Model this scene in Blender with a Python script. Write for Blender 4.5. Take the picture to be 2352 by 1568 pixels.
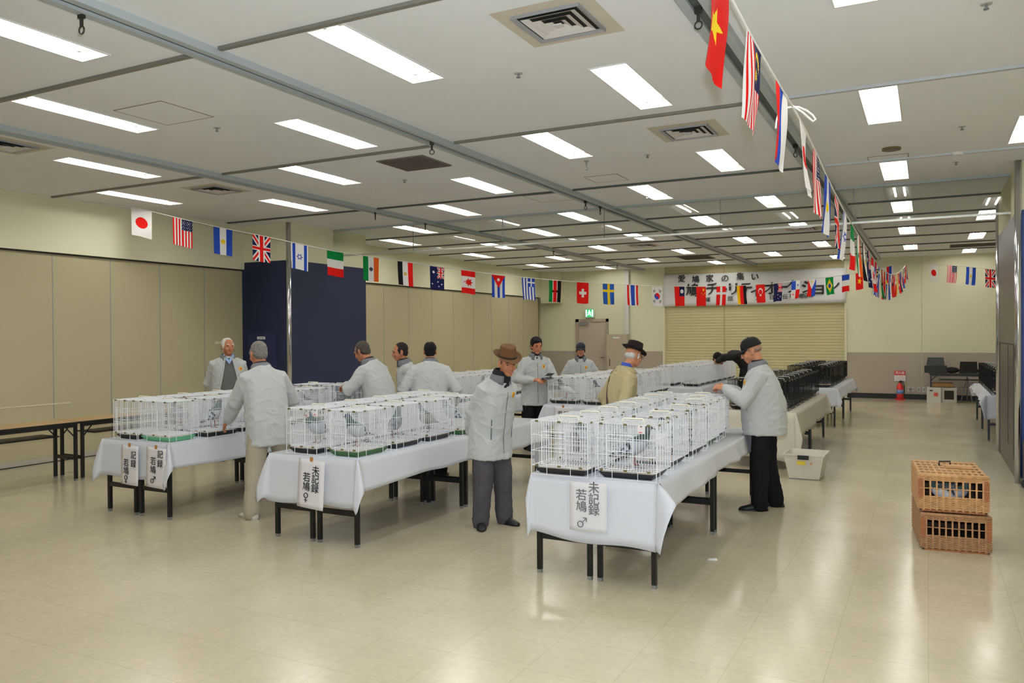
import bpy, math, random
from mathutils import Vector, Matrix
random.seed(7)
for o in list(bpy.data.objects): bpy.data.objects.remove(o)
S = bpy.context.scene; COL = S.collection
PI = math.pi; sin = math.sin; cos = math.cos
CEIL = 3.565; EYE = 1.68; XL, XR, YF, YN = -10.42, 1.88, 22.4, -3.0

# ---------------------------------------------------------------- camera, world, flash, exposure
def basis(yaw, pitch, roll):
    cy, sy, cp, sp = cos(yaw), sin(yaw), cos(pitch), sin(pitch)
    f = Vector((-sy*cp, cy*cp, sp)); r = Vector((cy, sy, 0)); u = r.cross(f)
    cr, sr = cos(roll), sin(roll)
    return cr*r+sr*u, -sr*r+cr*u, f
_r, _u, _f = basis(.47831, -.0086937, -.0061015)
cd = bpy.data.cameras.new('camera'); cam = bpy.data.objects.new('camera', cd); COL.objects.link(cam)
cd.sensor_width = 36; cd.lens = 1843.2*36/2352; cd.clip_start = .05; cd.clip_end = 100
cam.matrix_world = Matrix(((_r.x, _u.x, -_f.x, 0), (_r.y, _u.y, -_f.y, 0), (_r.z, _u.z, -_f.z, EYE), (0, 0, 0, 1)))
S.camera = cam
W = bpy.data.worlds.new('world'); S.world = W; W.use_nodes = True
W.node_tree.nodes['Background'].inputs[0].default_value = (.75, .76, .74, 1)
W.node_tree.nodes['Background'].inputs[1].default_value = .1
S.view_settings.view_transform = 'Standard'; S.view_settings.look = 'None'
S.view_settings.exposure = 0; S.view_settings.gamma = 1; S.view_settings.use_curve_mapping = False
# the camera's flash, a little above the lens
fl = bpy.data.lights.new('camera_flash', 'SPOT'); fl.energy = 700; fl.color = (.84, .92, 1); fl.shadow_soft_size = .03
fl.spot_size = math.radians(92); fl.spot_blend = .5
flo = bpy.data.objects.new('camera_flash', fl); COL.objects.link(flo)
flo.matrix_world = cam.matrix_world.copy(); flo.location = Vector((0, 0, EYE)) + _u*.16 + _f*.05 + _r*.03
TUBE = 38.0      # emission of the ceiling tubes
S.cycles.use_denoising = True
S.cycles.max_bounces = 7; S.cycles.diffuse_bounces = 3; S.cycles.glossy_bounces = 3
S.cycles.transmission_bounces = 4; S.cycles.transparent_max_bounces = 10
S.cycles.sample_clamp_indirect = 6; S.cycles.caustics_reflective = False; S.cycles.caustics_refractive = False
S.cycles.use_adaptive_sampling = True; S.cycles.adaptive_threshold = .05

# ---------------------------------------------------------------- materials
def lin(c):
    c = c/255.
    return c/12.92 if c <= .04045 else ((c+.055)/1.055)**2.4
def rgb(r, g, b): return (lin(r), lin(g), lin(b), 1)
MATS = {}
def mat(name, c, rough=.6, metal=0, spec=.4, bump=0, bscale=40, var=0, vscale=4, emit=0, alpha=1, coat=0, attr=None, sheen=0):
    if name in MATS: return MATS[name]
    m = bpy.data.materials.new(name); m.use_nodes = True; nt = m.node_tree; N = nt.nodes; L = nt.links
    p = N['Principled BSDF']; col = rgb(*c)
    p.inputs['Base Color'].default_value = col; p.inputs['Roughness'].default_value = rough
    p.inputs['Metallic'].default_value = metal; p.inputs['Specular IOR Level'].default_value = spec
    if sheen: p.inputs['Sheen Weight'].default_value = sheen
    if coat: p.inputs['Coat Weight'].default_value = coat
    if alpha < 1: p.inputs['Alpha'].default_value = alpha
    if emit:
        p.inputs['Emission Color'].default_value = col; p.inputs['Emission Strength'].default_value = emit
    src = None
    if attr:
        a = N.new('ShaderNodeVertexColor'); a.layer_name = attr; src = a.outputs[0]; L.new(src, p.inputs['Base Color'])
    if bump or var:
        tc = N.new('ShaderNodeTexCoord')
    if var:
        n = N.new('ShaderNodeTexNoise'); n.inputs['Scale'].default_value = vscale; n.inputs['Detail'].default_value = 5
        L.new(tc.outputs['Object'], n.inputs['Vector'])
        mr = N.new('ShaderNodeMapRange'); mr.inputs[1].default_value = .3; mr.inputs[2].default_value = .7
        mr.inputs[3].default_value = 1-var; mr.inputs[4].default_value = 1+var
        L.new(n.outputs['Fac'], mr.inputs[0])
        mx = N.new('ShaderNodeMix'); mx.data_type = 'RGBA'; mx.blend_type = 'MULTIPLY'; mx.inputs['Factor'].default_value = 1
        mx.inputs[6].default_value = col
        if src: L.new(src, mx.inputs[6])
        L.new(mr.outputs[0], mx.inputs[7]); L.new(mx.outputs[2], p.inputs['Base Color'])
    if bump:
        n2 = N.new('ShaderNodeTexNoise'); n2.inputs['Scale'].default_value = bscale; n2.inputs['Detail'].default_value = 4
        L.new(tc.outputs['Object'], n2.inputs['Vector'])
        b = N.new('ShaderNodeBump'); b.inputs['Strength'].default_value = bump; b.inputs['Distance'].default_value = .02
        L.new(n2.outputs['Fac'], b.inputs['Height']); L.new(b.outputs[0], p.inputs['Normal'])
    MATS[name] = m
    return m

# ---------------------------------------------------------------- mesh building
class MB:
    def __init__(s): s.v = []; s.f = []; s.m = []; s.mi = 0
    def add(s, vs, fs):
        k = len(s.v); s.v += [tuple(p) for p in vs]
        for f in fs: s.f.append(tuple(i+k for i in f)); s.m.append(s.mi)
        return s
    def box(s, x0, x1, y0, y1, z0, z1):
        return s.add([(x0,y0,z0),(x1,y0,z0),(x1,y1,z0),(x0,y1,z0),(x0,y0,z1),(x1,y0,z1),(x1,y1,z1),(x0,y1,z1)],
                     [(3,2,1,0),(4,5,6,7),(0,1,5,4),(1,2,6,5),(2,3,7,6),(3,0,4,7)])
    def quad(s, *p): return s.add(p, [tuple(range(len(p)))])
    def bar(s, a, b, r, n=4, r2=None):
        a = Vector(a); b = Vector(b); d = (b-a).normalized(); r2 = r if r2 is None else r2
        t = Vector((0,0,1)) if abs(d.z) < .9 else Vector((1,0,0))
        u = d.cross(t).normalized(); w = d.cross(u)
        vs = []
        for q, rr in ((a, r), (b, r2)):
            for i in range(n):
                an = 2*PI*(i+.5)/n; vs.append(q+u*cos(an)*rr+w*sin(an)*rr)
        fs = [(i, (i+1) % n, n+(i+1) % n, n+i) for i in range(n)] + [tuple(range(n))[::-1], tuple(range(n, 2*n))]
        return s.add(vs, fs)
    def tube(s, pts, r, n=6):
        for a, b in zip(pts, pts[1:]): s.bar(a, b, r, n)
        return s
    def loft(s, rings, cap=True):
        n = len(rings[0]); vs = [p for R in rings for p in R]; fs = []
        for k in range(len(rings)-1):
            for i in range(n):
                j = (i+1) % n; fs.append((k*n+i, k*n+j, (k+1)*n+j, (k+1)*n+i))
        if cap: fs += [tuple(range(n))[::-1], tuple(range((len(rings)-1)*n, len(rings)*n))]
        return s.add(vs, fs)
    def sweep(s, pts, radii, n=10, cap=True, flat=1):
        """smooth tapering tube through pts with rounded ends"""
        pts = [Vector(p) for p in pts]; rings = []; t0 = None
        for i, p in enumerate(pts):
            d = (pts[min(i+1, len(pts)-1)]-pts[max(i-1, 0)]).normalized()
            if t0 is None:
                t = Vector((0,0,1)) if abs(d.z) < .8 else Vector((1,0,0)); u = d.cross(t).normalized()
            else: u = (t0-d*t0.dot(d)).normalized()
            t0 = u; w = d.cross(u); r = radii[i]
            def ring(q, rr): return [q+u*cos(2*PI*k/n)*rr+w*sin(2*PI*k/n)*rr*flat for k in range(n)]
            if i == 0 and cap: rings += [ring(p-d*r*.95, r*.3), ring(p-d*r*.6, r*.8)]
            rings.append(ring(p, r))
            if i == len(pts)-1 and cap: rings += [ring(p+d*r*.6, r*.8), ring(p+d*r*.95, r*.3)]
        return s.loft(rings)
    def ell(s, c, r, n=14, m=9, M=None):
        vs = []; fs = []
        for j in range(m+1):
            th = PI*j/m
            for i in range(n):
                q = Vector((r[0]*sin(th)*cos(2*PI*i/n), r[1]*sin(th)*sin(2*PI*i/n), r[2]*cos(th)))
                if M: q = M @ q
                vs.append(q+Vector(c))
        for j in range(m):
            for i in range(n):
                i2 = (i+1) % n
                if j == 0: fs.append((i, n+i, n+i2))
                elif j == m-1: fs.append((j*n+i, (j+1)*n+i, j*n+i2))
                else: fs.append((j*n+i, (j+1)*n+i, (j+1)*n+i2, j*n+i2))
        return s.add(vs, fs)
    def grid(s, nu, nv, fn):
        vs = [fn(i/nu, j/nv) for j in range(nv+1) for i in range(nu+1)]
        fs = [(j*(nu+1)+i, j*(nu+1)+i+1, (j+1)*(nu+1)+i+1, (j+1)*(nu+1)+i) for j in range(nv) for i in range(nu)]
        return s.add(vs, fs)
    def xf(s, M):
        s.v = [tuple(M @ Vector(p)) for p in s.v]; return s
    def mesh(s, name, mats, smooth=False):
        me = bpy.data.meshes.new(name); me.from_pydata(s.v, [], s.f)
        for m in (mats if isinstance(mats, (list, tuple)) else [mats]): me.materials.append(m)
        if any(s.m): me.polygons.foreach_set('material_index', s.m)
        if smooth: me.polygons.foreach_set('use_smooth', [True]*len(s.f))
        me.update(); return me
    def obj(s, name, mats, parent=None, smooth=False):
        o = bpy.data.objects.new(name, s.mesh(name, mats, smooth)); COL.objects.link(o)
        if parent: o.parent = parent
        return o
def tag(o, label=None, cat=None, group=None, kind=None):
    for k, v in (('label', label), ('category', cat), ('group', group), ('kind', kind)):
        if v: o[k] = v
    return o
def thing(name, label, cat, loc=(0,0,0), rz=0, group=None):
    o = bpy.data.objects.new(name, None); COL.objects.link(o); o.location = loc; o.rotation_euler = (0,0,rz)
    o.empty_display_size = .05
    return tag(o, label, cat, group)
def struct(name, b, mats, **k): return tag(b.obj(name, mats, **k), kind='structure')
def dup(root, loc, rz=0, label=None, group=None, z=None):
    def cp(o, par):
        c = o.copy(); COL.objects.link(c)
        if par: c.parent = par
        for ch in list(KIDS.get(o.name, [])): cp(ch, c)
        return c
    c = cp(root, None); c.location = loc; c.rotation_euler = (0,0,rz)
    if label: c['label'] = label
    if group: c['group'] = group
    return c
KIDS = {}
def remember(root):
    def rec(o):
        KIDS[o.name] = list(o.children)
        for c in o.children: rec(c)
    bpy.context.view_layer.update(); rec(root)
def baked(o, smooth=True):
    """replace o's mesh by the result of its modifiers"""
    dg = bpy.context.evaluated_depsgraph_get(); me = bpy.data.meshes.new_from_object(o.evaluated_get(dg))
    o.modifiers.clear(); o.data = me
    if smooth: me.polygons.foreach_set('use_smooth', [True]*len(me.polygons))
    return o
def text(s, size, bold=0, depth=.0008, shear=0):
    """mesh of a string, centred, in the XY plane"""
    cu = bpy.data.curves.new('t', 'FONT'); cu.body = s; cu.size = size; cu.offset = bold; cu.extrude = depth
    cu.align_x = 'CENTER'; cu.align_y = 'CENTER'; cu.shear = shear; cu.resolution_u = 3
    o = bpy.data.objects.new('t', cu); COL.objects.link(o); bpy.context.view_layer.update()
    dg = bpy.context.evaluated_depsgraph_get(); me = o.evaluated_get(dg).to_mesh()
    vs = [v.co.copy() for v in me.vertices]; fs = [tuple(p.vertices) for p in me.polygons]
    o.evaluated_get(dg).to_mesh_clear(); bpy.data.objects.remove(o)
    return vs, fs
ORD = ['first','second','third','fourth','fifth','sixth','seventh','eighth','ninth','tenth','eleventh','twelfth']

# ---------------------------------------------------------------- floor, ceiling, walls
def floor_mat():
    m = mat('floor_vinyl', (205,192,160), rough=.2, spec=.5); nt = m.node_tree; N = nt.nodes; L = nt.links; p = N['Principled BSDF']
    tc = N.new('ShaderNodeTexCoord')
    br = N.new('ShaderNodeTexBrick'); br.offset = 0; br.inputs['Scale'].default_value = 1
    br.inputs['Brick Width'].default_value = .45; br.inputs['Row Height'].default_value = .45
    br.inputs['Mortar Size'].default_value = .0018; br.inputs['Mortar Smooth'].default_value = .3
    br.inputs['Color1'].default_value = rgb(199,188,162); br.inputs['Color2'].default_value = rgb(202,191,166); br.inputs['Mortar'].default_value = rgb(184,172,144)
    L.new(tc.outputs['Object'], br.inputs['Vector'])
    n = N.new('ShaderNodeTexNoise'); n.inputs['Scale'].default_value = .9; n.inputs['Detail'].default_value = 9; n.inputs['Roughness'].default_value = .65
    L.new(tc.outputs['Object'], n.inputs['Vector'])
    mr = N.new('ShaderNodeMapRange'); mr.inputs[1].default_value = .3; mr.inputs[2].default_value = .72; mr.inputs[3].default_value = .9; mr.inputs[4].default_value = 1.05
    L.new(n.outputs['Fac'], mr.inputs[0])
    mx = N.new('ShaderNodeMix'); mx.data_type = 'RGBA'; mx.blend_type = 'MULTIPLY'; mx.inputs['Factor'].default_value = 1
    L.new(br.outputs['Color'], mx.inputs[6]); L.new(mr.outputs[0], mx.inputs[7])
    # fine marbling of the tiles
    n3 = N.new('ShaderNodeTexNoise'); n3.inputs['Scale'].default_value = 22; n3.inputs['Detail'].default_value = 6
    L.new(tc.outputs['Object'], n3.inputs['Vector'])
    m3 = N.new('ShaderNodeMapRange'); m3.inputs[1].default_value = .35; m3.inputs[2].default_value = .65; m3.inputs[3].default_value = .96; m3.inputs[4].default_value = 1.03
    L.new(n3.outputs['Fac'], m3.inputs[0])
    mx2 = N.new('ShaderNodeMix'); mx2.data_type = 'RGBA'; mx2.blend_type = 'MULTIPLY'; mx2.inputs['Factor'].default_value = 1
    L.new(mx.outputs[2], mx2.inputs[6]); L.new(m3.outputs[0], mx2.inputs[7]); L.new(mx2.outputs[2], p.inputs['Base Color'])
    r = N.new('ShaderNodeMapRange'); r.inputs[1].default_value = .3; r.inputs[2].default_value = .7; r.inputs[3].default_value = .15; r.inputs[4].default_value = .23
    L.new(n.outputs['Fac'], r.inputs[0]); L.new(r.outputs[0], p.inputs['Roughness'])
    b = N.new('ShaderNodeBump'); b.inputs['Strength'].default_value = .06; b.inputs['Distance'].default_value = .01
    n2 = N.new('ShaderNodeTexNoise'); n2.inputs['Scale'].default_value = 5; n2.inputs['Detail'].default_value = 3; L.new(tc.outputs['Object'], n2.inputs['Vector'])
    L.new(n2.outputs['Fac'], b.inputs['Height']); L.new(b.outputs[0], p.inputs['Normal'])
    return m
struct('floor', MB().box(-11.4, XR+.1, YN-.1, YF+.3, -.1, 0), floor_mat())
M_ceil = mat('ceiling_board', (238,240,242), rough=.85, spec=.1, bump=.15, bscale=120, var=.025, vscale=.8)
M_wall = mat('cream_wall', (228,225,195), rough=.8, spec=.15, bump=.05, bscale=200, var=.015, vscale=1)
M_dado = mat('grey_dado', (176,164,150), rough=.75, spec=.2, bump=.04, bscale=200)
M_panel = mat('beige_partition', (183,173,141), rough=.7, spec=.2, bump=.05, bscale=260, var=.012, vscale=1.2)
M_blue = mat('navy_cladding', (34,41,70), rough=.6, spec=.3, bump=.05, bscale=300)
M_steel = mat('brushed_steel', (104,103,102), rough=.38, metal=1)
M_chrome = mat('chrome', (215,215,220), rough=.14, metal=1)
M_black = mat('black_metal', (22,22,23), rough=.45, spec=.4)
M_base = mat('black_skirting', (24,24,26), rough=.5)
M_rail = mat('ceiling_rail', (176,184,186), rough=.5, spec=.3)
M_slot = mat('rail_slot', (84,90,88), rough=.6)
M_seam = mat('grey_seam', (150,152,160), rough=.5, metal=.3)
M_white = mat('white_plastic', (232,232,230), rough=.5)
M_grey = mat('grey_plastic', (128,130,130), rough=.5)
M_shadow = mat('dark_gap', (44,42,36), rough=.9)  # dark paint for the shade in gaps and openings, and the cabinet handle

# light grid: columns of fixtures and the rows of each kind of column
COLA = (-2.0, -4.99, -8.12, .85); COLB = (-3.28, -6.34, -9.49, -.342)
ROWA = (2.96, 5.92, 8.87, 11.92, 15.05, 18.2, 21.4); ROWB = (1.45, 4.43, 7.38, 10.4, 13.45, 16.6, 19.85)
LX, LY = .135, .575
FIX = []
for x in COLA:
    for k, y in enumerate(ROWA):
        if x == .85 and (7 < y < 8 or 11 < y < 12.5): continue
        FIX.append((x, y, 'A'))
for x in COLB:
    for k, y in enumerate(ROWB):
        if x == -9.49 and 9 < y < 11: continue
        FIX.append((x, y, 'B'))
def ceiling():
    b = MB(); hs = [(x-LX, x+LX, y-LY, y+LY) for x, y, _ in FIX]
    xs = sorted({-11.0, XR+.1} | {round(h[i], 4) for h in hs for i in (0, 1)}); ys = sorted({YN-.1, YF+.1} | {round(h[i], 4) for h in hs for i in (2, 3)})
    for x0, x1 in zip(xs, xs[1:]):
        run = None
        for y0, y1 in zip(ys, ys[1:]):
            cx, cy = (x0+x1)/2, (y0+y1)/2
            inside = any(h[0] < cx < h[1] and h[2] < cy < h[3] for h in hs)
            if inside:
                if run is not None: b.quad((x0,run,CEIL),(x0,y0,CEIL),(x1,y0,CEIL),(x1,run,CEIL)); run = None
            elif run is None: run = y0
        if run is not None: b.quad((x0,run,CEIL),(x0,ys[-1],CEIL),(x1,ys[-1],CEIL),(x1,run,CEIL))
    # slab above
    b.box(-11.0, XR+.1, YN-.1, YF+.1, CEIL+.16, CEIL+.2)
    return b
struct('ceiling', ceiling(), M_ceil)

def wall_far():
    b = MB()
    for x0, x1 in ((-11.0, -6.7), (-1.9, XR+.1)):
        b.mi = 0; b.box(x0, x1, YF, YF+.15, 1.17, CEIL); b.mi = 1; b.box(x0, x1, YF-.004, YF+.15, 0, 1.17)
    return b
struct('wall_far', wall_far(), [M_wall, M_dado])
def shutter_wall():
    b = MB()
    # rolled slats of the shutter, each a shallow ridge
    z = 0; n = 46
    for k in range(n):
        z0, z1 = CEIL*k/n, CEIL*(k+1)/n; y = YF+.05
        b.quad((-6.7,y,z0),(-1.9,y,z0),(-1.9,y-.012,z0+(z1-z0)*.75),(-6.7,y-.012,z0+(z1-z0)*.75))
        b.quad((-6.7,y-.012,z0+(z1-z0)*.75),(-1.9,y-.012,z0+(z1-z0)*.75),(-1.9,y,z1),(-6.7,y,z1))
    b.box(-6.7,-1.9,YF+.1,YF+.15,0,CEIL)
    return b
sh = struct('door_2', shutter_wall(), mat('shutter_paint', (204,196,152), rough=.55, spec=.3))
g = MB(); g.box(-6.74,-6.68,YF-.03,YF+.1,0,CEIL); g.box(-1.92,-1.86,YF-.03,YF+.1,0,CEIL); g.obj('shutter_guide', M_wall, sh)
g = MB(); g.box(-5.02,-5.0,YF+.028,YF+.04,.05,CEIL-.05); g.obj('centre_seam', mat('shutter_seam',(168,158,104)), sh)
# duct box in the far left corner
struct('trim_1', MB().box(XL, -9.88, 22.0, YF, 2.62, CEIL), M_wall)
# left wall: cream upper wall above folding beige panels, in two stretches
b = MB(); b.box(XL-.2, XL, YN, 10.2, 2.82, CEIL); b.box(XL-.2, XL, 12.19, YF, 2.79, CEIL)
struct('wall_left', b, M_wall)
b = MB(); b.mi = 1; b.box(XL-.3, XL-.02, YN, 10.13, 2.80, 2.822); b.box(XL-.3, XL-.02, 12.19, 21.9, 2.77, 2.792)  # dark strips painted as the shadow below the upper wall
b.mi = 0; b.box(XL-.25, XL-.055, YN, 10.13, 0, 2.8); b.box(XL-.25, XL-.055, 12.19, 21.94, 0, 2.77); b.box(XL-.25, XL-.2, 21.94, YF, 0, 2.7)
b.mi = 2
for y in (1.65,2.5,3.36,4.2,5.06,5.91,6.76,7.62,8.46,9.31): b.box(XL-.06, XL-.053, y-.006, y+.006, 0, 2.8)
for y in (13.2,14.17,15.11,16.07,17.04,18.03,18.99,20.01,20.91): b.box(XL-.06, XL-.053, y-.006, y+.006, 0, 2.77)
b.mi = 3; b.box(XL-.06, XL-.053, 21.93, 21.955, 0, 2.77)
struct('wall_left_panels', b, [M_panel, M_shadow, M_seam, M_shadow])
b = MB(); b.box(XL-.06, XL-.045, YN, 10.13, .012, .075); b.mi = 1; b.box(XL-.06, XL-.04, YN, 10.13, 0, .012)
struct('baseboard_left', b, [mat('grey_skirting',(178,172,160), rough=.5), M_shadow])
b = MB(); b.box(XL-.062,XL-.052,4.1,7.0,.775,.79); struct('trim_2', b, mat('pale_scuff',(214,206,176), rough=.6))
b = MB(); b.box(XL-.058,XL-.05,9.52,9.9,1.55,1.595); struct('trim_3', b, mat('pale_scuff',(214,206,176)))
# left column: cream above, navy below, chrome corner post
b = MB(); b.box(XL-.2, -9.42, 10.13, 12.19, 2.94, CEIL); struct('wall_left_column', b, M_wall)
b = MB(); b.box(XL-.2, -9.42, 10.13, 12.19, 0, 2.94); b.mi = 1; b.box(-9.424,-9.417,10.2,12.19,1.55,1.558)
struct('trim_4', b, [M_blue, mat('navy_joint',(30,36,62))])
struct('trim_5', MB().sweep([(-9.42,10.13,0),(-9.42,10.13,1.8),(-9.42,10.13,CEIL-.002)], [.04]*3, 20, cap=False), M_chrome, smooth=True)
# right column
b = MB(); b.box(.88, XR+.1, 10.45, 13.2, 3.02, CEIL); struct('wall_right_column', b, M_wall)
b = MB(); b.box(.9, XR+.1, 10.45, 13.2, 0, 3.02); struct('trim_6', b, mat('blue_cladding',(52,72,130), rough=.6, spec=.3))
b = MB(); b.box(.88, .9, 10.47, 13.2, 0, 3.02); b.mi = 1
b.box(.876,.881,10.9,12.9,1.52,1.535); b.box(.876,.881,10.9,10.93,.2,1.53); b.box(.876,.881,11.62,11.64,.3,1.5); b.box(.876,.881,12.9,12.92,0,1.53)
struct('trim_7', b, [M_steel, mat('steel_gap',(58,58,66), metal=.5)])
b = MB(); 
for y in (10.45, 13.2): b.sweep([(.885,y,0),(.885,y,1.8),(.885,y,CEIL-.002)], [.036]*3, 16, cap=False)
struct('trim_8', b, M_chrome, smooth=True)
b = MB(); b.box(XR, XR+.1, YN, 10.45, 0, CEIL); b.box(XR, XR+.1, 13.2, YF, 1.17, CEIL); b.mi = 1; b.box(XR, XR+.1, 13.2, YF, 0, 1.17)
struct('wall_right', b, [M_wall, M_dado])
struct('wall_near', MB().box(-11, XR+.1, YN-.1, YN, 0, CEIL), M_wall)
b = MB(); b.box(-10.6,-6.7,YF-.02,YF,0,.11); b.box(-1.9,XR,YF-.02,YF,0,.13); struct('baseboard_far', b, M_base)
# vertical conduit on the far wall
struct('trim_9', MB().box(-7.88,-7.74,YF-.08,YF,1.67,CEIL), mat('pale_duct',(214,212,206)))
b = MB(); b.box(-.14,-.13,YF-.006,YF,.13,CEIL); b.box(-9.16,-9.15,YF-.006,YF,2.9,CEIL); struct('trim_10', b, mat('cream_joint',(200,196,166)))

# ceiling rails along the hall and cross rails
for k, x in enumerate((-1.155, -4.21, -7.35)):
    y1 = 22.4
    b = MB(); z = CEIL
    b.box(x-.085, x-.03, YN, y1, z-.05, z); b.box(x+.03, x+.085, YN, y1, z-.05, z); b.mi = 1; b.box(x-.03, x+.03, YN, y1, z-.03, z)
    struct('trim_%d' % (11+k), b, [M_rail, M_slot])
n = 20
XB = [(-10.4, -7.46), (-7.24, -4.32), (-4.1, -1.27), (-1.04, XR)]
M_dark_rail = mat('cross_rail', (128,126,116), rough=.5)
for y in (.5, 3.79, 6.72, 9.66, 12.7, 14.3, 15.9, 17.5, 19.2, 20.8):
    b = MB()
    for i, (x0, x1) in enumerate(XB):
        if y > 9.6 and i == 0: x0 = XL if y > 12.3 else -10.3
        if i == 3 and 10.4 < y < 13.2: x1 = .88
        b.mi = 1 if i == 3 and y < 11 else 0  # right-hand near stretches painted paler for the light that catches them
        b.box(x0, x1, y-.018, y+.018, CEIL-.022, CEIL)
    struct('trim_%d' % n, b, [M_dark_rail if y < 9 else M_slot, mat('lit_cross_rail', (196,200,204), rough=.4, metal=.3)]); n += 1

# smoke curtain: glass panes hanging across the hall from a top rail, with a bottom rail
def glass():
    m = bpy.data.materials.new('smoke_curtain_glass'); m.use_nodes = True; nt = m.node_tree; N = nt.nodes; L = nt.links
    N.remove(N['Principled BSDF']); out = N['Material Output']
    tr = N.new('ShaderNodeBsdfTransparent'); tr.inputs[0].default_value = (.9,.93,.89,1)
    gl = N.new('ShaderNodeBsdfGlossy'); gl.inputs['Roughness'].default_value = .0; gl.inputs[0].default_value = (1,1,1,1)
    fr = N.new('ShaderNodeFresnel'); fr.inputs[0].default_value = 1.5
    mx = N.new('ShaderNodeMixShader'); L.new(fr.outputs[0], mx.inputs[0]); L.new(tr.outputs[0], mx.inputs[1]); L.new(gl.outputs[0], mx.inputs[2])
    L.new(mx.outputs[0], out.inputs[0]); return m
SCY = 11.27
t = thing('smoke_curtain', 'clear glass smoke curtain hanging from the ceiling across the hall', 'smoke curtain', (-4.27, SCY, 3.09))
MG = glass()
for i in range(6):
    x0 = -9.42+i*1.715; x1 = x0+1.7
    MB().quad((x0+4.27,0,.02),(x1+4.27,0,.02),(x1+4.27,0,CEIL-3.09-.02),(x0+4.27,0,CEIL-3.09-.02)).obj('glass_pane', MG, t)
MB().box(-5.15,5.15,-.012,.012,-.008,.018).obj('bottom_rail', mat('curtain_rail',(196,198,192), rough=.35, metal=.5), t)
MB().box(-5.15,5.15,-.02,.02,CEIL-3.09-.03,CEIL-3.09).obj('top_rail', M_rail, t)
for i in (1,2,3,4,5): MB().box(-5.15+i*1.715-.01,-5.15+i*1.715-.004,-.004,.004,0,.46).obj('pane_joint', M_slot, t)

# fluorescent fixtures
M_tube = bpy.data.materials.new('fluorescent_tube'); M_tube.use_nodes = True
_p = M_tube.node_tree.nodes['Principled BSDF']; _p.inputs['Emission Color'].default_value = (1,.982,.925,1); _p.inputs['Emission Strength'].default_value = TUBE
_p.inputs['Base Color'].default_value = (.9,.9,.9,1)
M_refl = mat('white_reflector', (246,246,240), rough=.4)
def fixture():
    t = thing('ceiling_light', 'x', 'ceiling light', (0,0,CEIL))
    b = MB(); h = .09; a, c = LX, LY; e = .075
    # sloped trough
    lo = [(-a,-c,0),(a,-c,0),(a,c,0),(-a,c,0)]; hi = [(-e,-c+.09,h),(e,-c+.09,h),(e,c-.09,h),(-e,c-.09,h)]
    for i in range(4):
        j = (i+1) % 4; b.quad(lo[i], hi[i], hi[j], lo[j])
    b.quad(hi[3],hi[2],hi[1],hi[0])
    b.obj('reflector', M_refl, t)
    b = MB(); w = .012
    b.box(-a-w,-a,-c-w,c+w,-.006,.0); b.box(a,a+w,-c-w,c+w,-.006,0); b.box(-a,a,-c-w,-c,-.006,0); b.box(-a,a,c,c+w,-.006,0)
    b.obj('frame', M_white, t)
    for s in (-1, 1):
        MB().bar((s*.06,-c+.09,.042),(s*.06,c-.09,.042),.016,8).obj('tube', M_tube, t, smooth=True)
    for s in (-1, 1):
        for e2 in (-1, 1):
            MB().box(s*.06-.014,s*.06+.014,e2*(c-.075)-.012,e2*(c-.075)+.012,.028,.09).obj('lamp_holder', M_white, t)
    return t
F0 = fixture(); remember(F0)
names = {-2.0:'third column from the right wall', -4.99:'fifth column from the right wall', -8.12:'second column from the left wall', .85:'column beside the right wall',
         -3.28:'fourth column from the right wall', -6.34:'third column from the left wall', -9.49:'column beside the left wall', -.342:'second column from the right wall'}
seen = {}
for x, y, k in sorted(FIX, key=lambda q: (q[0], -q[1])):
    i = seen.get(x, 0); seen[x] = i+1
    lab = 'recessed twin-tube ceiling light, %s from the far wall, %s' % (ORD[i], names[x])
    if i == 0 and x == -9.49:
        F0.location = (x, y, CEIL); F0['label'] = lab; F0['group'] = 'recessed ceiling lights'
    else: dup(F0, (x, y, CEIL), 0, lab, 'recessed ceiling lights')

# ---------------------------------------------------------------- folding tables and their cloths
M_top = mat('wood_laminate', (176,146,104), rough=.45, var=.06, vscale=14)
M_leg = mat('black_table_frame', (20,20,21), rough=.4, spec=.4)
M_foot = mat('grey_foot', (120,120,118), rough=.6)
def make_table():
    t = thing('folding_table', 'x', 'table')
    b = MB(); b.box(-.22,.22,-.835,.835,.672,.694); b.mi = 1; b.box(-.225,.225,-.84,.84,.668,.692); b.obj('tabletop', [M_top, M_leg], t)
    for sx in (-1, 1):
        for sy in (-1, 1):
            l = MB().box(sx*.19-.016,sx*.19+.016,sy*.8-.016,sy*.8+.016,.025,.67).obj('leg', M_leg, t)
            MB().box(sx*.19-.015,sx*.19+.015,sy*.8-.015,sy*.8+.015,0,.026).obj('foot', M_foot, l)
            MB().bar((sx*.19,sy*.8,.5),(sx*.19,sy*.66,.655),.008).obj('brace', M_leg, t)
    for sy in (-1, 1): MB().box(-.18,.18,sy*.8-.013,sy*.8+.013,.245,.285).obj('crossbar', M_leg, t)
    for sx in (-1, 1): MB().box(sx*.2-.012,sx*.2+.012,-.81,.81,.63,.67).obj('side_rail', M_leg, t)
    MB().box(-.17,.17,-.62,.62,.53,.545).obj('shelf', M_leg, t)
    return t
T0 = make_table(); remember(T0); T0_used = [False]
def put_table(x, y, label, group, rz=0):
    if not T0_used[0]:
        T0_used[0] = True; T0.location = (x, y, 0); T0.rotation_euler = (0,0,rz); T0['label'] = label; T0['group'] = group; return T0
    return dup(T0, (x, y, 0), rz, label, group)
M_cloth = mat('white_cloth', (204,206,213), rough=.75, spec=.25, bump=.12, bscale=9, sheen=.1)
M_cloth2 = mat('cream_cloth', (204,198,182), rough=.75, spec=.2, bump=.12, bscale=9)
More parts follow.
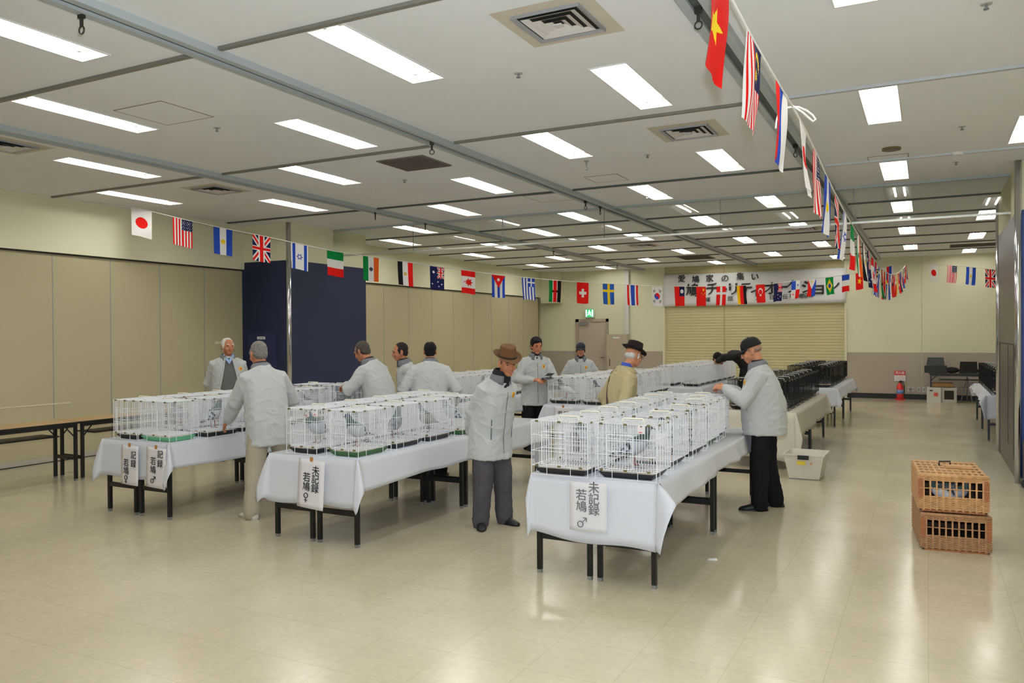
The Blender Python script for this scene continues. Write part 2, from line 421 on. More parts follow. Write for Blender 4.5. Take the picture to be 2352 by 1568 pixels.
def cloth(x0, x1, y0, y1, hf, hs, label, seed=1, hb=.25, m=None, out=.07, outl=None, z=.702):
    R = random.Random(seed); ph = [R.uniform(0, 6.3) for _ in range(8)]
    P = []    # perimeter: point, direction, length, outward, wave
    def side(a, c, d, h, n, am):
        for i in range(n+1):
            t = i/n; p = (a[0]+(c[0]-a[0])*t, a[1]+(c[1]-a[1])*t); s = math.hypot(p[0]-x0, p[1]-y0)
            w = sin(s*7+ph[0])*.6+sin(s*17+ph[1])*.4+sin(s*3.1+ph[2])*.5
            P.append((p, d, h*(1+.06*sin(s*2.3+ph[3])+.03*sin(s*9+ph[4])), .02+.02*am, w*.02*am))
    def corner(p, a0, ha, hb_, out=out):
        for i in range(1, 12):
            th = PI/2*i/12; L = min(ha/max(cos(th), .01), hb_/max(sin(th), .01)); an = a0+th
            P.append((p, (cos(an), sin(an)), L, .04+out*sin(2*th)**.8, 0))
    side((x0,y1), (x0,y0), (-1,0), hs, 60, 1); corner((x0,y0), PI, hs, hf, out if outl is None else outl)
    side((x0,y0), (x1,y0), (0,-1), hf, 30, .35); corner((x1,y0), 1.5*PI, hf, hs)
    side((x1,y0), (x1,y1), (1,0), hs, 60, 1); corner((x1,y1), 0, hs, hb)
    side((x1,y1), (x0,y1), (0,1), hb, 30, .5); corner((x0,y1), PI/2, hb, hs)
    n = len(P); rings = []
    for k in range(0, 8):
        q = k/7; ring = []
        for p, d, L, o, w in P:
            oo = (o*q**.8 + w*q)+.006; dz = math.sqrt(max(L*L-min(o, L*.9)**2, .0001))*q
            ring.append((p[0]+d[0]*oo, p[1]+d[1]*oo, z-dz-(.004 if k else 0)))
        rings.append(ring)
    b = MB(); b.loft(rings, cap=False)
    b.quad((x0-.006,y0-.006,z),(x1+.006,y0-.006,z),(x1+.006,y1+.006,z),(x0-.006,y1+.006,z))
    o = b.obj('tablecloth', m or M_cloth, smooth=True)
    s = o.modifiers.new('thick', 'SOLIDIFY'); s.thickness = .003; s.offset = -1
    return tag(o, label, 'tablecloth', 'white tablecloths over the cage tables')
def block(xc, y0, name, hf, hs, seed, n=2, m=None, tl=1.68, **k):
    for i in range(n):
        for s in (-1, 1):
            put_table(xc+s*.227, y0+.84+i*1.68, 'folding table, %s %s one under the cloth of the %s' %
                      (('front','rear')[i], ('left','right')[s > 0], name), 'cloth-covered folding tables')
    return cloth(xc-.455, xc+.455, y0, y0+1.68*n, hf, hs, 'white cloth draped over the %s' % name, seed, m=m, **k)
BN = dict(A='row beside the bare tables', B='row behind the brown hat', C='nearest row', A2='far row along the partition',
          D='row behind the tan coat', G='row before the shutter', E='first black cage row', E2='second black cage row', F='row by the steel wall')
block(-6.6, 5.04, BN['A'], .36, .23, 3, outl=.05); block(-4.43, 5.02, BN['B'], .36, .24, 4); block(-2.02, 5.07, BN['C'], .41, .17, 5, out=.14, outl=.0)
block(-6.3, 9.3, BN['A2'], .3, .24, 6); block(-4.3, 10.15, BN['D'], .28, .22, 7); block(-4.1, 14.45, BN['G'], .25, .2, 8)
block(-1.9, 10.3, BN['E'], 0.56, .3, 9, m=M_cloth2); block(-1.88, 15.1, BN['E2'], .32, .22, 10); block(1.24, 14.2, BN['F'], .36, .12, 11)
for i, y in enumerate((3.495, 5.175, 6.86)):
    put_table(-9.05, y, 'bare wood-topped folding table by the beige partition, %s' % ('cut off by the photo edge','with its end legs in plain view','behind the wire cages')[i], 'bare folding tables')

# ---------------------------------------------------------------- wire cages
M_wire = mat('white_wire', (238,240,244), rough=.35, spec=.5)
M_bwire = mat('black_wire', (13,13,13), rough=.6, spec=.25)
M_handle = mat('cream_handle', (246,240,216), rough=.4)
M_ghandle = mat('pale_grey_handle', (196,196,192), rough=.3)
M_clip = mat('brass_clip', (138,124,84), rough=.4, metal=.6)
TRAY = {'black':mat('black_tray',(38,38,40),rough=.45), 'green':mat('green_tray',(64,110,62),rough=.5), 'mint':mat('mint_tray',(110,196,146),rough=.5)}
M_news = mat('newspaper', (196,188,178), rough=.9, var=.25, vscale=30)
CW, CD, CH = .425, .325, .375
def wire_mesh(w, d, pitch=.0185):
    b = MB(); R = .0018; x, y = w/2, d/2; zb = .062; zt = CH
    def H(z, r=R*1.25):
        b.bar((-x,-y,z),(x,-y,z),r); b.bar((-x,y,z),(x,y,z),r); b.bar((-x,-y,z),(-x,y,z),r); b.bar((x,-y,z),(x,y,z),r)
    for z in (.004, zb, zt): H(z, R*1.5)
    for z in (.165, .275): H(z)
    for sx in (-1, 1):
        for sy in (-1, 1): b.bar((sx*x,sy*y,0),(sx*x,sy*y,zt),R*1.6)
    n = int(w/pitch)
    for i in range(1, n):
        q = -x+w*i/n
        for s in (-1, 1): b.bar((q,s*y,zb),(q,s*y,zt),R)
        b.bar((q,-y,zt),(q,y,zt),R*1.1)
    n = int(d/pitch)
    for i in range(1, n):
        q = -y+d*i/n
        for s in (-1, 1): b.bar((s*x,q,zb),(s*x,q,zt),R)
    for i in range(1, 4): b.bar((-x,-y+d*i/4,zt),(x,-y+d*i/4,zt),R*1.3)
    for s in (-.22, .2):
        for sy in (-1, 1): b.bar((s*w,sy*y,0),(s*w,sy*y,zb),R*1.2)
        for sx in (-1, 1): b.bar((sx*x,s*d*1.2,0),(sx*x,s*d*1.2,zb),R*1.2)
    return b
def make_cage(color, tray, turned):
    w, d = (CD, CW) if turned else (CW, CD); M = M_wire if color == 'white' else M_bwire
    t = thing('wire_cage', 'x', 'cage'); x, y = w/2, d/2
    wire_mesh(w, d, .0185 if color == 'white' else .032).obj('wire_body', M, t)
    b = MB(); n = int(w/.02)
    for i in range(1, n): b.bar((-x+w*i/n,-y,.066),(-x+w*i/n,y,.066),.0017)
    for i in range(1, 5): b.bar((-x,-y+d*i/5,.064),(x,-y+d*i/5,.064),.002)
    b.obj('floor_grid', M, t)
    b = MB(); e = .003; q = .3 if not turned else .36; x0, x1 = -w*q, w*.12
    pts = [(x0,-y-e,.075),(x1,-y-e,.075),(x1,-y-e,.3),(x0,-y-e,.3),(x0,-y-e,.075)]
    b.tube(pts, .0032, 4)
    b.tube([(x0,-y-e,.26),(x1,-y-e,.26)], .0028, 4); b.tube([(x0,-y-e,.19),(x1,-y-e,.19)], .0028, 4)
    b.obj('door', M, t)
    b = MB(); x2, y2 = x-.018, y-.012
    lo = [(-x2+.03,-y2+.03,.006),(x2-.03,-y2+.03,.006),(x2-.03,y2-.03,.006),(-x2+.03,y2-.03,.006)]; hi = [(-x2,-y2,.045),(x2,-y2,.045),(x2,y2,.045),(-x2,y2,.045)]
    b.loft([[(p[0]*1.0,p[1]*1.0,p[2]) for p in lo], hi], cap=False); b.quad(*lo[::-1])
    tr = b.obj('tray', TRAY[tray], t); s_ = tr.modifiers.new('s', 'SOLIDIFY'); s_.thickness = .003
    MB().grid(6, 6, lambda u, v: (-x2+.012+u*(2*x2-.024), -y2+.012+v*(2*y2-.024), .036+.008*abs(u-.5)*2+.003*sin(u*9+v*7))).obj('newspaper_liner', M_news, tr)
    b = MB(); hx, hz = .075, CH+.022
    b.sweep([(-hx,0,CH),(-hx,0,hz-.006),(-hx+.01,0,hz),(hx-.01,0,hz),(hx,0,hz-.006),(hx,0,CH)], [.005]*6, 6)
    b.obj('handle', M_handle if color == 'white' else M_ghandle, t, smooth=True)
    for sx in (-.4, 0, .38):
        for z in (CH-.004, .064): MB().box(sx*w-.011,sx*w+.011,-y-.006,-y+.006,z-.006,z+.006).obj('clip', M_clip, t)
    for sy in (-.3, .3): MB().box(x-.006,x+.006,sy*d-.009,sy*d+.009,CH-.01,CH+.002).obj('clip', M_clip, t)
    return t
CG = {}
def cage(x, y, label, color='white', tray='black', turned=False, group='white wire pigeon cages', jit=.02):
    k = (color, tray, turned); R = random.Random(hash((round(x*100), round(y*100))) & 0xffff); rz = R.uniform(-jit, jit); z = .706
    if k not in CG:
        CG[k] = make_cage(*k); remember(CG[k]); o = CG[k]; o.location = (x,y,z); o.rotation_euler = (0,0,rz); o['label'] = label; o['group'] = group
        return o
    return dup(CG[k], (x,y,z), rz, label, group)
# rows: block -> column -> list of (x, y, turned, tray)
ROWS = {
 'C': {'right': [(-1.785,5.23,0,'black'),(-1.78,5.82,1,'black'),(-1.79,6.41,1,'black'),(-1.82,7.0,1,'green'),(-1.9,7.42,0,'green'),(-1.95,7.8,0,'black')],
       'left': [(-2.25,5.2,0,'black'),(-2.24,5.58,0,'black'),(-2.25,6.0,1,'black'),(-2.26,6.46,1,'black'),(-2.28,6.9,1,'green'),(-2.3,7.35,1,'black'),(-2.32,7.75,0,'black')]},
 'B': {'right': [(-4.148,5.265,1,'green'),(-4.16,5.79,1,'black'),(-4.165,6.31,1,'black'),(-4.2,6.8,0,'green')],
       'left': [(-4.575,5.265,1,'black'),(-4.6,5.73,1,'black'),(-4.62,6.18,1,'black'),(-4.66,6.62,1,'black'),(-4.68,7.02,0,'black')]},
 'A': {'right': [(-6.355,5.215,0,'mint'),(-6.28,5.68,1,'black'),(-6.3,6.14,1,'black'),(-6.3,6.6,1,'black'),(-6.3,7.06,1,'green'),(-6.35,7.72,0,'black')],
       'left': [(-6.76,5.27,1,'black'),(-6.76,5.73,1,'black'),(-6.76,6.18,1,'black'),(-6.76,6.63,1,'black'),(-6.8,7.05,0,'black'),(-6.82,7.75,1,'black')]},
 'A2': {'right': [(-6.08,9.75+i*.455,1,('black','green')[i % 3 == 1]) for i in range(6)], 'left': [(-6.52,9.75+i*.455,1,'black') for i in range(6)]},
 'D': {'right': [(-4.07,10.42+i*.46,1,('black','green','black')[i % 3]) for i in range(7)],
       'left': [(-4.53,10.4,0,'black'),(-4.5,10.8,0,'mint')]+[(-4.5,11.25+i*.46,1,'black') for i in range(5)]},
 'G': {'right': [(-3.87,14.75+i*.46,1,('black','black','green')[i % 3]) for i in range(7)], 'left': [(-4.32,14.75+i*.46,1,('black','green')[i % 2]) for i in range(7)]}}
for bk, cols in ROWS.items():
    for side, lst in cols.items():
        for i, (x, y, tn, tr) in enumerate(lst):
            cage(x, y, 'white wire cage, %s from front, %s column, %s' % (ORD[i], side, BN[bk]), 'white', tr, bool(tn))
for bk, xs, y0, n in (('E', (-2.12,-1.7), 10.62, 7), ('E2', (-2.1,-1.68), 15.4, 7), ('F', (1.03,1.46), 14.5, 8)):
    for side, x in zip(('left','right'), xs):
        for i in range(n):
            cage(x, y0+i*.45, 'black wire cage, %s from front, %s column, %s' % (ORD[i], side, BN[bk]), 'black', 'black', True, 'black wire pigeon cages')

# ---------------------------------------------------------------- pigeons
M_pig = mat('pigeon_feathers', (150,154,166), rough=.7, attr='Col', var=.12, vscale=60)
M_beak = mat('pigeon_beak', (70,64,64), rough=.5); M_pleg = mat('pigeon_leg', (140,86,84), rough=.6)
def colour_faces(me, fn, name='Col'):
    a = me.color_attributes.new(name, 'FLOAT_COLOR', 'CORNER')
    buf = []
    for p in me.polygons:
        c = fn(p.center); c = rgb(*c); buf += list(c)*len(p.vertices)
    a.data.foreach_set('color', buf)
def make_pigeon(kind):
    t = thing('pigeon', 'x', 'pigeon')
    S_ = [(-.175,.07,.02,.005),(-.13,.082,.028,.009),(-.085,.098,.036,.022),(-.045,.115,.052,.047),(.0,.13,.06,.062),(.04,.148,.055,.06),(.07,.175,.04,.046),(.085,.205,.03,.034),(.092,.232,.026,.028),(.103,.252,.0245,.025),(.12,.26,.019,.019),(.135,.256,.008,.009)]
    b = MB(); rings = []
    for i, (y, z, rx, rz) in enumerate(S_):
        a = S_[max(i-1, 0)]; c = S_[min(i+1, len(S_)-1)]; d = Vector((0, c[0]-a[0], c[1]-a[1])).normalized(); n = Vector((0,-d.z,d.y))
        rings.append([Vector((0,y,z))+Vector((1,0,0))*cos(2*PI*k/14)*rx+n*sin(2*PI*k/14)*rz for k in range(14)])
    b.loft(rings)
    o = b.obj('body', M_pig, t, smooth=True)
    o.modifiers.new('s', 'SUBSURF').levels = 1; o.modifiers['s'].render_levels = 1; baked(o)
    base = ((168,172,184),(110,114,124),(150,140,136),(212,212,214))[kind]
    def f(c):
        if c.z > .175: return (58,80,78) if c.z < .232 else (84,90,102)
        if c.y < -.14: return (52,54,62)
        if kind < 2 and abs(c.x) > .022 and (-.055 < c.y < -.035 or -.1 < c.y < -.08) and c.z > .09: return (48,50,58)
        if kind == 1 and c.z > .12 and int(c.y*90) % 2: return (70,74,84)
        return base
    colour_faces(o.data, f)
    MB().bar((0,.132,.257),(0,.157,.247),.005,6,.001).obj('beak', M_beak, t)
    for s in (-1, 1): MB().tube([(s*.022,0,.085),(s*.024,.005,.006),(s*.026,.04,.003)], .004, 5).obj('leg', M_pleg, t)
    return t
PG = [make_pigeon(k) for k in range(4)]
for p in PG: remember(p)
used = set(); R = random.Random(5)
kn = ('pale grey','checkered dark grey','brown-grey','white')
for bk in ('C', 'B', 'A', 'A2', 'D'):
    for side, lst in ROWS[bk].items():
        for i, (x, y, tn, tr) in enumerate(lst):
            if (bk in ('A2', 'D') and i % 2) or (bk, side, i) in (('A','right',0),('A','left',0),('C','left',0)): continue
            k = 0 if (bk, side, i) in (('C','right',0),('B','right',0)) else R.choice((0,0,1,1,2,3))
            rz = R.choice((0, PI))+R.uniform(-.35,.35)+(0 if tn else PI/2)
            if (bk, side, i) == ('C','right',0): rz = -1.0
            lab = '%s pigeon in %s cage, %s column, %s' % (kn[k], ORD[i], side, BN[bk])
            pos = (x+R.uniform(-.02,.02), y+R.uniform(-.02,.02), .706+.069)
            if (bk, side, i) == ('C','right',0): pos = (-1.8, 5.27, .775)
            if k not in used:
                used.add(k); p = PG[k]; p.location = pos; p.rotation_euler = (0,0,rz); p['label'] = lab; p['group'] = 'pigeons in the cages'
            else: dup(PG[k], pos, rz, lab, 'pigeons in the cages')
for k, p in enumerate(PG):
    if k not in used:
        for c in list(p.children): bpy.data.objects.remove(c)
        bpy.data.objects.remove(p)

# ---------------------------------------------------------------- paper tags on the cages
M_paper = mat('white_paper', (222,218,220), rough=.7)
M_ink = mat('black_ink', (34,34,38), rough=.6); M_red = mat('red_print', (206,84,70), rough=.6); M_tape = mat('brown_tape', (178,124,66), rough=.5)
def ptag(x, y, z, rz, tilt, label):
    t = thing('paper_tag', label, 'tag', (x,y,z), rz, 'paper tags hung on the cages'); t.rotation_euler = (tilt, 0, rz)
    MB().add([(-.025,0,-.06),(.025,0,-.06),(.025,0,-.01),(.012,0,0),(-.012,0,0),(-.025,0,-.01),(-.025,.0015,-.06),(.025,.0015,-.06),(.025,.0015,-.01),(.012,.0015,0),(-.012,.0015,0),(-.025,.0015,-.01)],
             [(0,1,2,3,4,5),(11,10,9,8,7,6),(0,6,7,1),(1,7,8,2),(2,8,9,3),(3,9,10,4),(4,10,11,5),(5,11,6,0)]).obj('card', M_paper, t)
    MB().box(-.006,.006,-.001,.0025,-.016,-.006).obj('eyelet', M_clip, t)
    MB().box(-.016,.006,-.001,0,-.053,-.047).obj('red_mark', M_red, t)
ptag(-1.67, 5.05, 1.082, .1, .12, 'white card tag hung on the front right cage of the nearest row')
ptag(-1.6, 5.62, 1.095, 1.2, 1.25, 'white card tag lying over the edge of the second cage, nearest row')
ptag(-1.66, 6.62, 1.09, 1.3, 1.3, 'white card tag on the third cage top, right column of nearest row')
ptag(-4.5, 5.03, 1.08, -.2, .1, 'white card tag on the front left cage behind the brown hat')
ptag(-4.42, 5.04, 1.085, .5, .3, 'white card tag hung sideways beside another tag, front left cage of that row')
ptag(-6.12, 6.62, 1.08, 1.45, .1, 'white card tag hung on a cage right of the beige-trousered man')
ptag(-6.12, 7.12, 1.08, 1.35, .35, 'tilted white card tag on a cage near the chrome post')
ptag(-5.9, 10.9, 1.07, 1.45, .1, 'white card tag on a far cage left of the brown hat')
ptag(-3.89, 12.2, 1.07, 1.45, .4, 'white card tag on a cage right of the tan coat')
MB_ = MB

# ---------------------------------------------------------------- paper signs on the cloths
def sign(xc, y, ztop, w, h, cols, size, label, tilt=0, sleeve=False, tape=True):
    """cols: list of (x, [(char, z), ...]) measured from the sheet's top centre"""
    t = thing('paper_sign', label, 'sign', (xc, y, ztop), 0, 'lettered paper signs on the cloths'); t.rotation_euler = (0, tilt, 0)
    MB().grid(6, 10, lambda u, v: (-w/2+u*w, -.004*sin(u*PI)-.002*sin(v*6), -v*h)).obj('sheet', M_paper, t, smooth=True).modifiers.new('s','SOLIDIFY').thickness = .0012
    b = MB()
    for x, chs in cols:
        for c, z in chs:
            if c in '♂♀':     # ring with an arrow or a cross
                r = size*.24; o = (x-.008 if c == '♂' else x, z-(size*.1 if c == '♂' else -size*.15)); P = lambda dx, dz: (o[0]+dx, -.0095, o[1]+dz); wd = size*.045
                b.tube([P(r*cos(a*PI/8), r*sin(a*PI/8)) for a in range(17)], wd, 4)
                if c == '♂': b.tube([P(r*.7,r*.7),P(r*2.2,r*2.2)], wd, 4); b.tube([P(r*1.0,r*2.25),P(r*2.25,r*2.25),P(r*2.25,r*1.0)], wd, 4)
                else: b.tube([P(0,-r),P(0,-r*2.9)], wd, 4); b.tube([P(-r*.8,-r*1.95),P(r*.8,-r*1.95)], wd, 4)
            else:
                vs, fs = text(c, size)
                for o in (-.0011, .0011): b.add([(p.x+x+o, -.0085-o*.3-p.z*.5, p.y+z+o*.7) for p in vs], fs)
    b.obj('lettering', M_ink, t)
    if tape: MB().box(-.015,.015,-.008,-.003,-.012,.022).obj('tape', M_tape, t)
    if sleeve:
        m = mat('clear_sleeve', (240,240,244), rough=.12, alpha=.16, spec=.6, bump=.5, bscale=12)
        MB().grid(10, 12, lambda u, v: (-w/2-.012+u*(w+.024), -.014-.005*sin(u*7+v*5)*sin(u*PI), .0-v*(h+.012))).obj('plastic_sleeve', m, t, smooth=True)
yS = 5.0-.052
sign(-2.035, yS+.075, .68, .27, .33, [(.045,[('未',-.035),('記',-.112),('録',-.185)]),(-.045,[('若',-.09),('鳩',-.168),('♂',-.275)])], .082,
     'sleeved paper sign with six black characters and male symbol on nearest cloth', sleeve=True, tape=False)
sign(-4.39, yS+.02, .685, .27, .395, [(.05,[('未',-.085),('記',-.155),('録',-.23)]),(-.04,[('若',-.15),('鳩',-.225),('♀',-.305)])], .08,
     'paper sign with six black characters and female symbol behind beige-trousered man', tilt=.07)
sign(-6.6, yS+.04, .67, .235, .37, [(.06,[('記',-.09),('録',-.17)]),(-.04,[('若',-.17),('鳩',-.245),('♀',-.315)])], .078,
     'paper sign with female symbol on the cloth by the bare tables', tilt=.04)
sign(-6.24, yS+.04, .67, .26, .37, [(.06,[('記',-.06),('録',-.145)]),(-.03,[('若',-.13),('鳩',-.21),('♂',-.3)])], .078,
     'paper sign with male symbol below the mint green cage tray', tilt=.05)
sign(-4.45, 10.15-.05, .685, .27, .33, [(.045,[('記',-.1),('録',-.175)]),(-.045,[('若',-.1),('鳩',-.178)])], .075,
     'paper sign with brown tape on the cloth behind the brown hat and black trousers')

# ---------------------------------------------------------------- flags on strings
WH, RD, BL, NV, BK, GN, YL, OR = (238,236,234), (214,28,24), (40,70,170), (28,32,72), (26,26,28), (14,122,58), (240,206,40), (226,96,32)
def star(x, y, cx, cy, r, n=5, rot=0, inner=.42):
    dx, dy = x-cx, y-cy; d = math.hypot(dx, dy)
    if d > r: return False
    a = (math.atan2(dy, dx)-rot) % (2*PI/n); a = min(a, 2*PI/n-a); h = PI/n
    # edge of a star between tip (r,0) and valley (r*inner, h)
    x1, y1, x2, y2 = r, 0, r*inner*cos(h), r*inner*sin(h); px, py = d*cos(a), d*sin(a)
    return (x2-x1)*(py-y1)-(y2-y1)*(px-x1) >= 0
def disc(x, y, cx, cy, r): return (x-cx)**2+(y-cy)**2 < r*r
def union(x, y, w, h):      # union flag in a w x h box
    X, Y = x/w, y/h
    if abs(X-.5) < .05 or abs(Y-.5) < .1: return RD
    if abs(X-.5) < .085 or abs(Y-.5) < .17: return WH
    for q in (Y-X, Y-(1-X)):
        if abs(q) < .07: return RD
        if abs(q) < .15: return WH
    return NV
def hb(*cs): return lambda x, y: cs[min(int(y*len(cs)), len(cs)-1)]
def vb(*cs): return lambda x, y: cs[min(int(x/1.5*len(cs)), len(cs)-1)]
def over(base, *tests):
    def f(x, y):
        for t, c in tests:
            if t(x, y): return c
        return base(x, y) if callable(base) else base
    return f
def usa(x, y):
    if x < .6 and y < 7/13: return WH if ((x*11) % 1 < .35 and (y*11+int(x*11) % 2*.5) % 1 < .4) else NV
    return RD if int(y*13) % 2 == 0 else WH
def malaysia(x, y):
    if x < .75 and y < 8/14:
        if disc(x,y,.3,.285,.2) and not disc(x,y,.36,.285,.17): return YL
        return YL if star(x,y,.48,.285,.14,14,0,.5) else NV
    return RD if int(y*14) % 2 == 0 else WH
def greece(x, y):
    if x < .6 and y < 5/9: return WH if abs(x-.3) < .06 or abs(y-.277) < .06 else BL
    return BL if int(y*9) % 2 == 0 else WH
def kenya(x, y):
    if ((x-.75)/.12)**2+((y-.5)/.26)**2 < 1: return BK if abs(y-.5) > .16 or abs(x-.75) < .02 else RD
    for a, b, c in ((0,.29,BK),(.29,.34,WH),(.34,.66,RD),(.66,.71,WH),(.71,1.1,GN)):
        if y < b: return c
def aus(x, y):
    if x < .75 and y < .5: return union(x, y, .75, .5)
    for cx, cy, r in ((.375,.75,.11),(1.12,.18,.06),(1.12,.84,.06),(.98,.46,.06),(1.27,.4,.06)):
        if star(x,y,cx,cy,r,7,0,.5): return WH
    return NV
def nz(x, y):
    if x < .75 and y < .5: return union(x, y, .75, .5)
    for cx, cy in ((1.12,.2),(1.12,.82),(.98,.48),(1.27,.42)):
        if star(x,y,cx,cy,.05): return RD
        if star(x,y,cx,cy,.075): return WH
    return NV
def korea(x, y):
    if disc(x,y,.75,.5,.24):
        up = y < .5
        if disc(x,y,.63,.5,.12): return RD
        if disc(x,y,.87,.5,.12): return BL
        return RD if up else BL
    for cx, cy, s in ((.36,.24,1),(1.14,.76,1),(.36,.76,-1),(1.14,.24,-1)):
        u = (x-cx)*.8+(y-cy)*.6*s; v = -(x-cx)*.6*s+(y-cy)*.8
        if abs(v) < .12 and abs(u) < .09 and int((u+.09)/.036) % 2 == 0: return BK
    return WH
def panama(x, y):
    L, T = x < .75, y < .5
    if L and T: return BL if star(x,y,.375,.25,.13) else WH
    if not L and not T: return RD if star(x,y,1.125,.75,.13) else WH
    return BL if L else RD
def canada(x, y):
    if x < .375 or x > 1.125: return RD
    if star(x,y,.75,.45,.3,7,-PI/2,.5) or (abs(x-.75) < .015 and .45 < y < .85): return RD
    return WH
tri = lambda d: (lambda x, y: x < d*(1-2*abs(y-.5)))
ring = lambda x, y: disc(x,y,.75,.5,.15) and not disc(x,y,.75,.5,.11)
def david(x, y): return any(star(x,y,.75,.5,.2,3,r,.5) and not star(x,y,.75,.5,.13,3,r,.5) for r in (PI/2, -PI/2))
FLAGS = [
 ('white flag with a red disc', over(WH, (lambda x,y: disc(x,y,.75,.5,.3), RD))),
 ('stars-and-stripes flag', usa),
 ('blue and white striped flag with a yellow sun', over(hb(BL,WH,BL), (lambda x,y: disc(x,y,.75,.5,.12), YL))),
 ('red, white and navy union flag', lambda x,y: union(x,y,1.5,1)),
 ('white flag with blue bars and star', over(WH, (lambda x,y: .08<y<.25 or .75<y<.92, BL), (david, BL))),
 ('green, white and red banded flag', vb(GN,WH,RD)),
 ('orange, white and green flag with a wheel', over(hb(OR,WH,GN), (lambda x,y: disc(x,y,.75,.5,.12), (70,74,90)))),
 ('red, white and black flag with a gold crest', over(hb(RD,WH,BK), (lambda x,y: abs(x-.75)<.1 and abs(y-.5)<.1, (214,184,96)))),
 ('navy flag with a union canton and white stars', aus),
 ('red and white maple leaf flag', canada),
 ('blue and white striped flag with a red triangle', over(hb(BL,WH,BL,WH,BL), (lambda x,y: star(x,y,.3,.5,.15), WH), (tri(.85), RD))),
 ('blue and white striped flag with a cross canton', greece),
 ('black, red and green flag with a shield', kenya),
 ('red flag with a white cross', over(RD, (lambda x,y: (abs(x-.75)<.09 and abs(y-.5)<.3) or (abs(y-.5)<.09 and abs(x-.75)<.3), WH))),
 ('blue flag with a yellow cross', over((44,88,170), (lambda x,y: abs(x-.52)<.1 or abs(y-.5)<.1, YL))),
 ('red, white and blue five-striped flag', over(hb(RD,WH,BL,BL,WH,RD))),
 ('white flag with a red and blue disc', korea),
 ('red flag with a navy canton and white sun', over(RD, (lambda x,y: disc(x,y,.375,.25,.15), WH), (lambda x,y: x<.75 and y<.5, NV))),
 ('red flag with yellow stars in the corner', over(RD, (lambda x,y: star(x,y,.25,.25,.16) or any(star(x,y,a,b,.055) for a,b in ((.5,.1),(.6,.2),(.6,.35),(.5,.45))), YL))),
 ('red flag with an offset white cross', over(RD, (lambda x,y: abs(x-.55)<.1 or abs(y-.5)<.1, WH))),
 ('black, red and gold banded flag', hb(BK,RD,(244,190,20))),
 ('red flag with a white crescent', over(RD, (lambda x,y: (disc(x,y,.55,.5,.25) and not disc(x,y,.61,.5,.2)) or star(x,y,.87,.5,.12,5,PI), WH))),
 ('navy flag with a union canton and red stars', nz),
 ('red, white and blue quartered flag', panama),
 ('blue and red flag with a white triangle', over(hb(BL,RD), (lambda x,y: disc(x,y,.26,.5,.09), YL), (tri(.87), WH))),
 ('green flag with a yellow diamond', over((10,128,60), (lambda x,y: disc(x,y,.75,.5,.2), BL), (lambda x,y: abs(x-.75)/.62+abs(y-.5)/.4<1, YL))),
 ('blue, white and red banded flag', vb(BL,WH,RD)),
 ('red flag with one yellow star', over(RD, (lambda x,y: star(x,y,.75,.5,.3,5,-PI/2), YL))),
 ('red striped flag with a yellow crescent canton', malaysia),
 ('white, blue and red striped flag', hb(WH,BL,RD))]
M_flag = mat('flag_cloth', (255,255,255), rough=.75, spec=.1, attr='Col')
# thin cloth: some light passes through
_nt = M_flag.node_tree; _p = _nt.nodes['Principled BSDF']; _tr = _nt.nodes.new('ShaderNodeBsdfTranslucent'); _mx = _nt.nodes.new('ShaderNodeMixShader'); _mx.inputs[0].default_value = .3
_nt.links.new(_nt.nodes[[n.name for n in _nt.nodes if n.type == 'VERTEX_COLOR'][0]].outputs[0], _tr.inputs[0])
_nt.links.new(_p.outputs[0], _mx.inputs[1]); _nt.links.new(_tr.outputs[0], _mx.inputs[2]); _nt.links.new(_mx.outputs[0], _nt.nodes['Material Output'].inputs[0])
FW, FH = .27, .40
def flag(k, p, ang, slope, label, grp, res=36, amp=.012, seed=0):
    desc, fn = FLAGS[k]; R = random.Random(seed*31+k); a, c, d = R.uniform(0,6), R.uniform(0,6), R.uniform(-.04,.04)
    nu, nv = res, int(res*1.5)
    def pos(s, u):
        w = amp*u**.6*(sin(s*5+a)+.6*sin(s*9+u*4+c))+d*u*u
        return ((s-.5)*FW*(1-.03*u), w, -u*FH+slope*(s-.5)*FW+.004*sin(s*6+a)*u)
    b = MB(); b.grid(nu, nv, pos); me = b.mesh('flag', M_flag, True)
    at = me.color_attributes.new('Col', 'FLOAT_COLOR', 'CORNER'); buf = []
    for j in range(nv):
        for i in range(nu):
            buf += list(rgb(*fn((j+.5)/nv*1.5, 1-(i+.5)/nu)))*4
    at.data.foreach_set('color', buf)
    o = bpy.data.objects.new('flag', me); COL.objects.link(o); o.location = p; o.rotation_euler = (0,0,ang)
    return tag(o, '%s on %s' % (desc, label), 'flag', grp)
M_cord = mat('white_cord', (226,224,216), rough=.8)
def cord(pts, r, label):
    b = MB(); b.sweep(pts, [r]*len(pts), 6); tag(b.obj('cord', M_cord, smooth=True), label, 'cord')
# the long string from the beige wall to the far wall
P1 = [(-10.01,7.79,3.51),(-9.71,8.25,3.4),(-9.4,8.72,3.3),(-9.09,9.19,3.22),(-8.77,9.68,3.12),(-8.46,10.16,3.03),(-8.13,10.66,2.97),(-7.8,11.16,2.91),(-7.48,11.65,2.85),(-7.15,12.14,2.8),
 (-6.82,12.64,2.74),(-6.48,13.16,2.71),(-6.16,13.64,2.68),(-5.82,14.16,2.66),(-5.49,14.66,2.65),(-5.17,15.15,2.64),(-4.83,15.66,2.63),(-4.51,16.15,2.64),(-4.19,16.64,2.65),(-3.88,17.11,2.67),
 (-3.56,17.6,2.7),(-3.25,18.07,2.74),(-2.95,18.52,2.78),(-2.64,18.99,2.85),(-2.35,19.43,2.91),(-2.03,19.92,2.96),(-1.72,20.39,3.04),(-1.45,20.8,3.1),(-1.12,21.3,3.2),(-.82,21.75,3.3)]
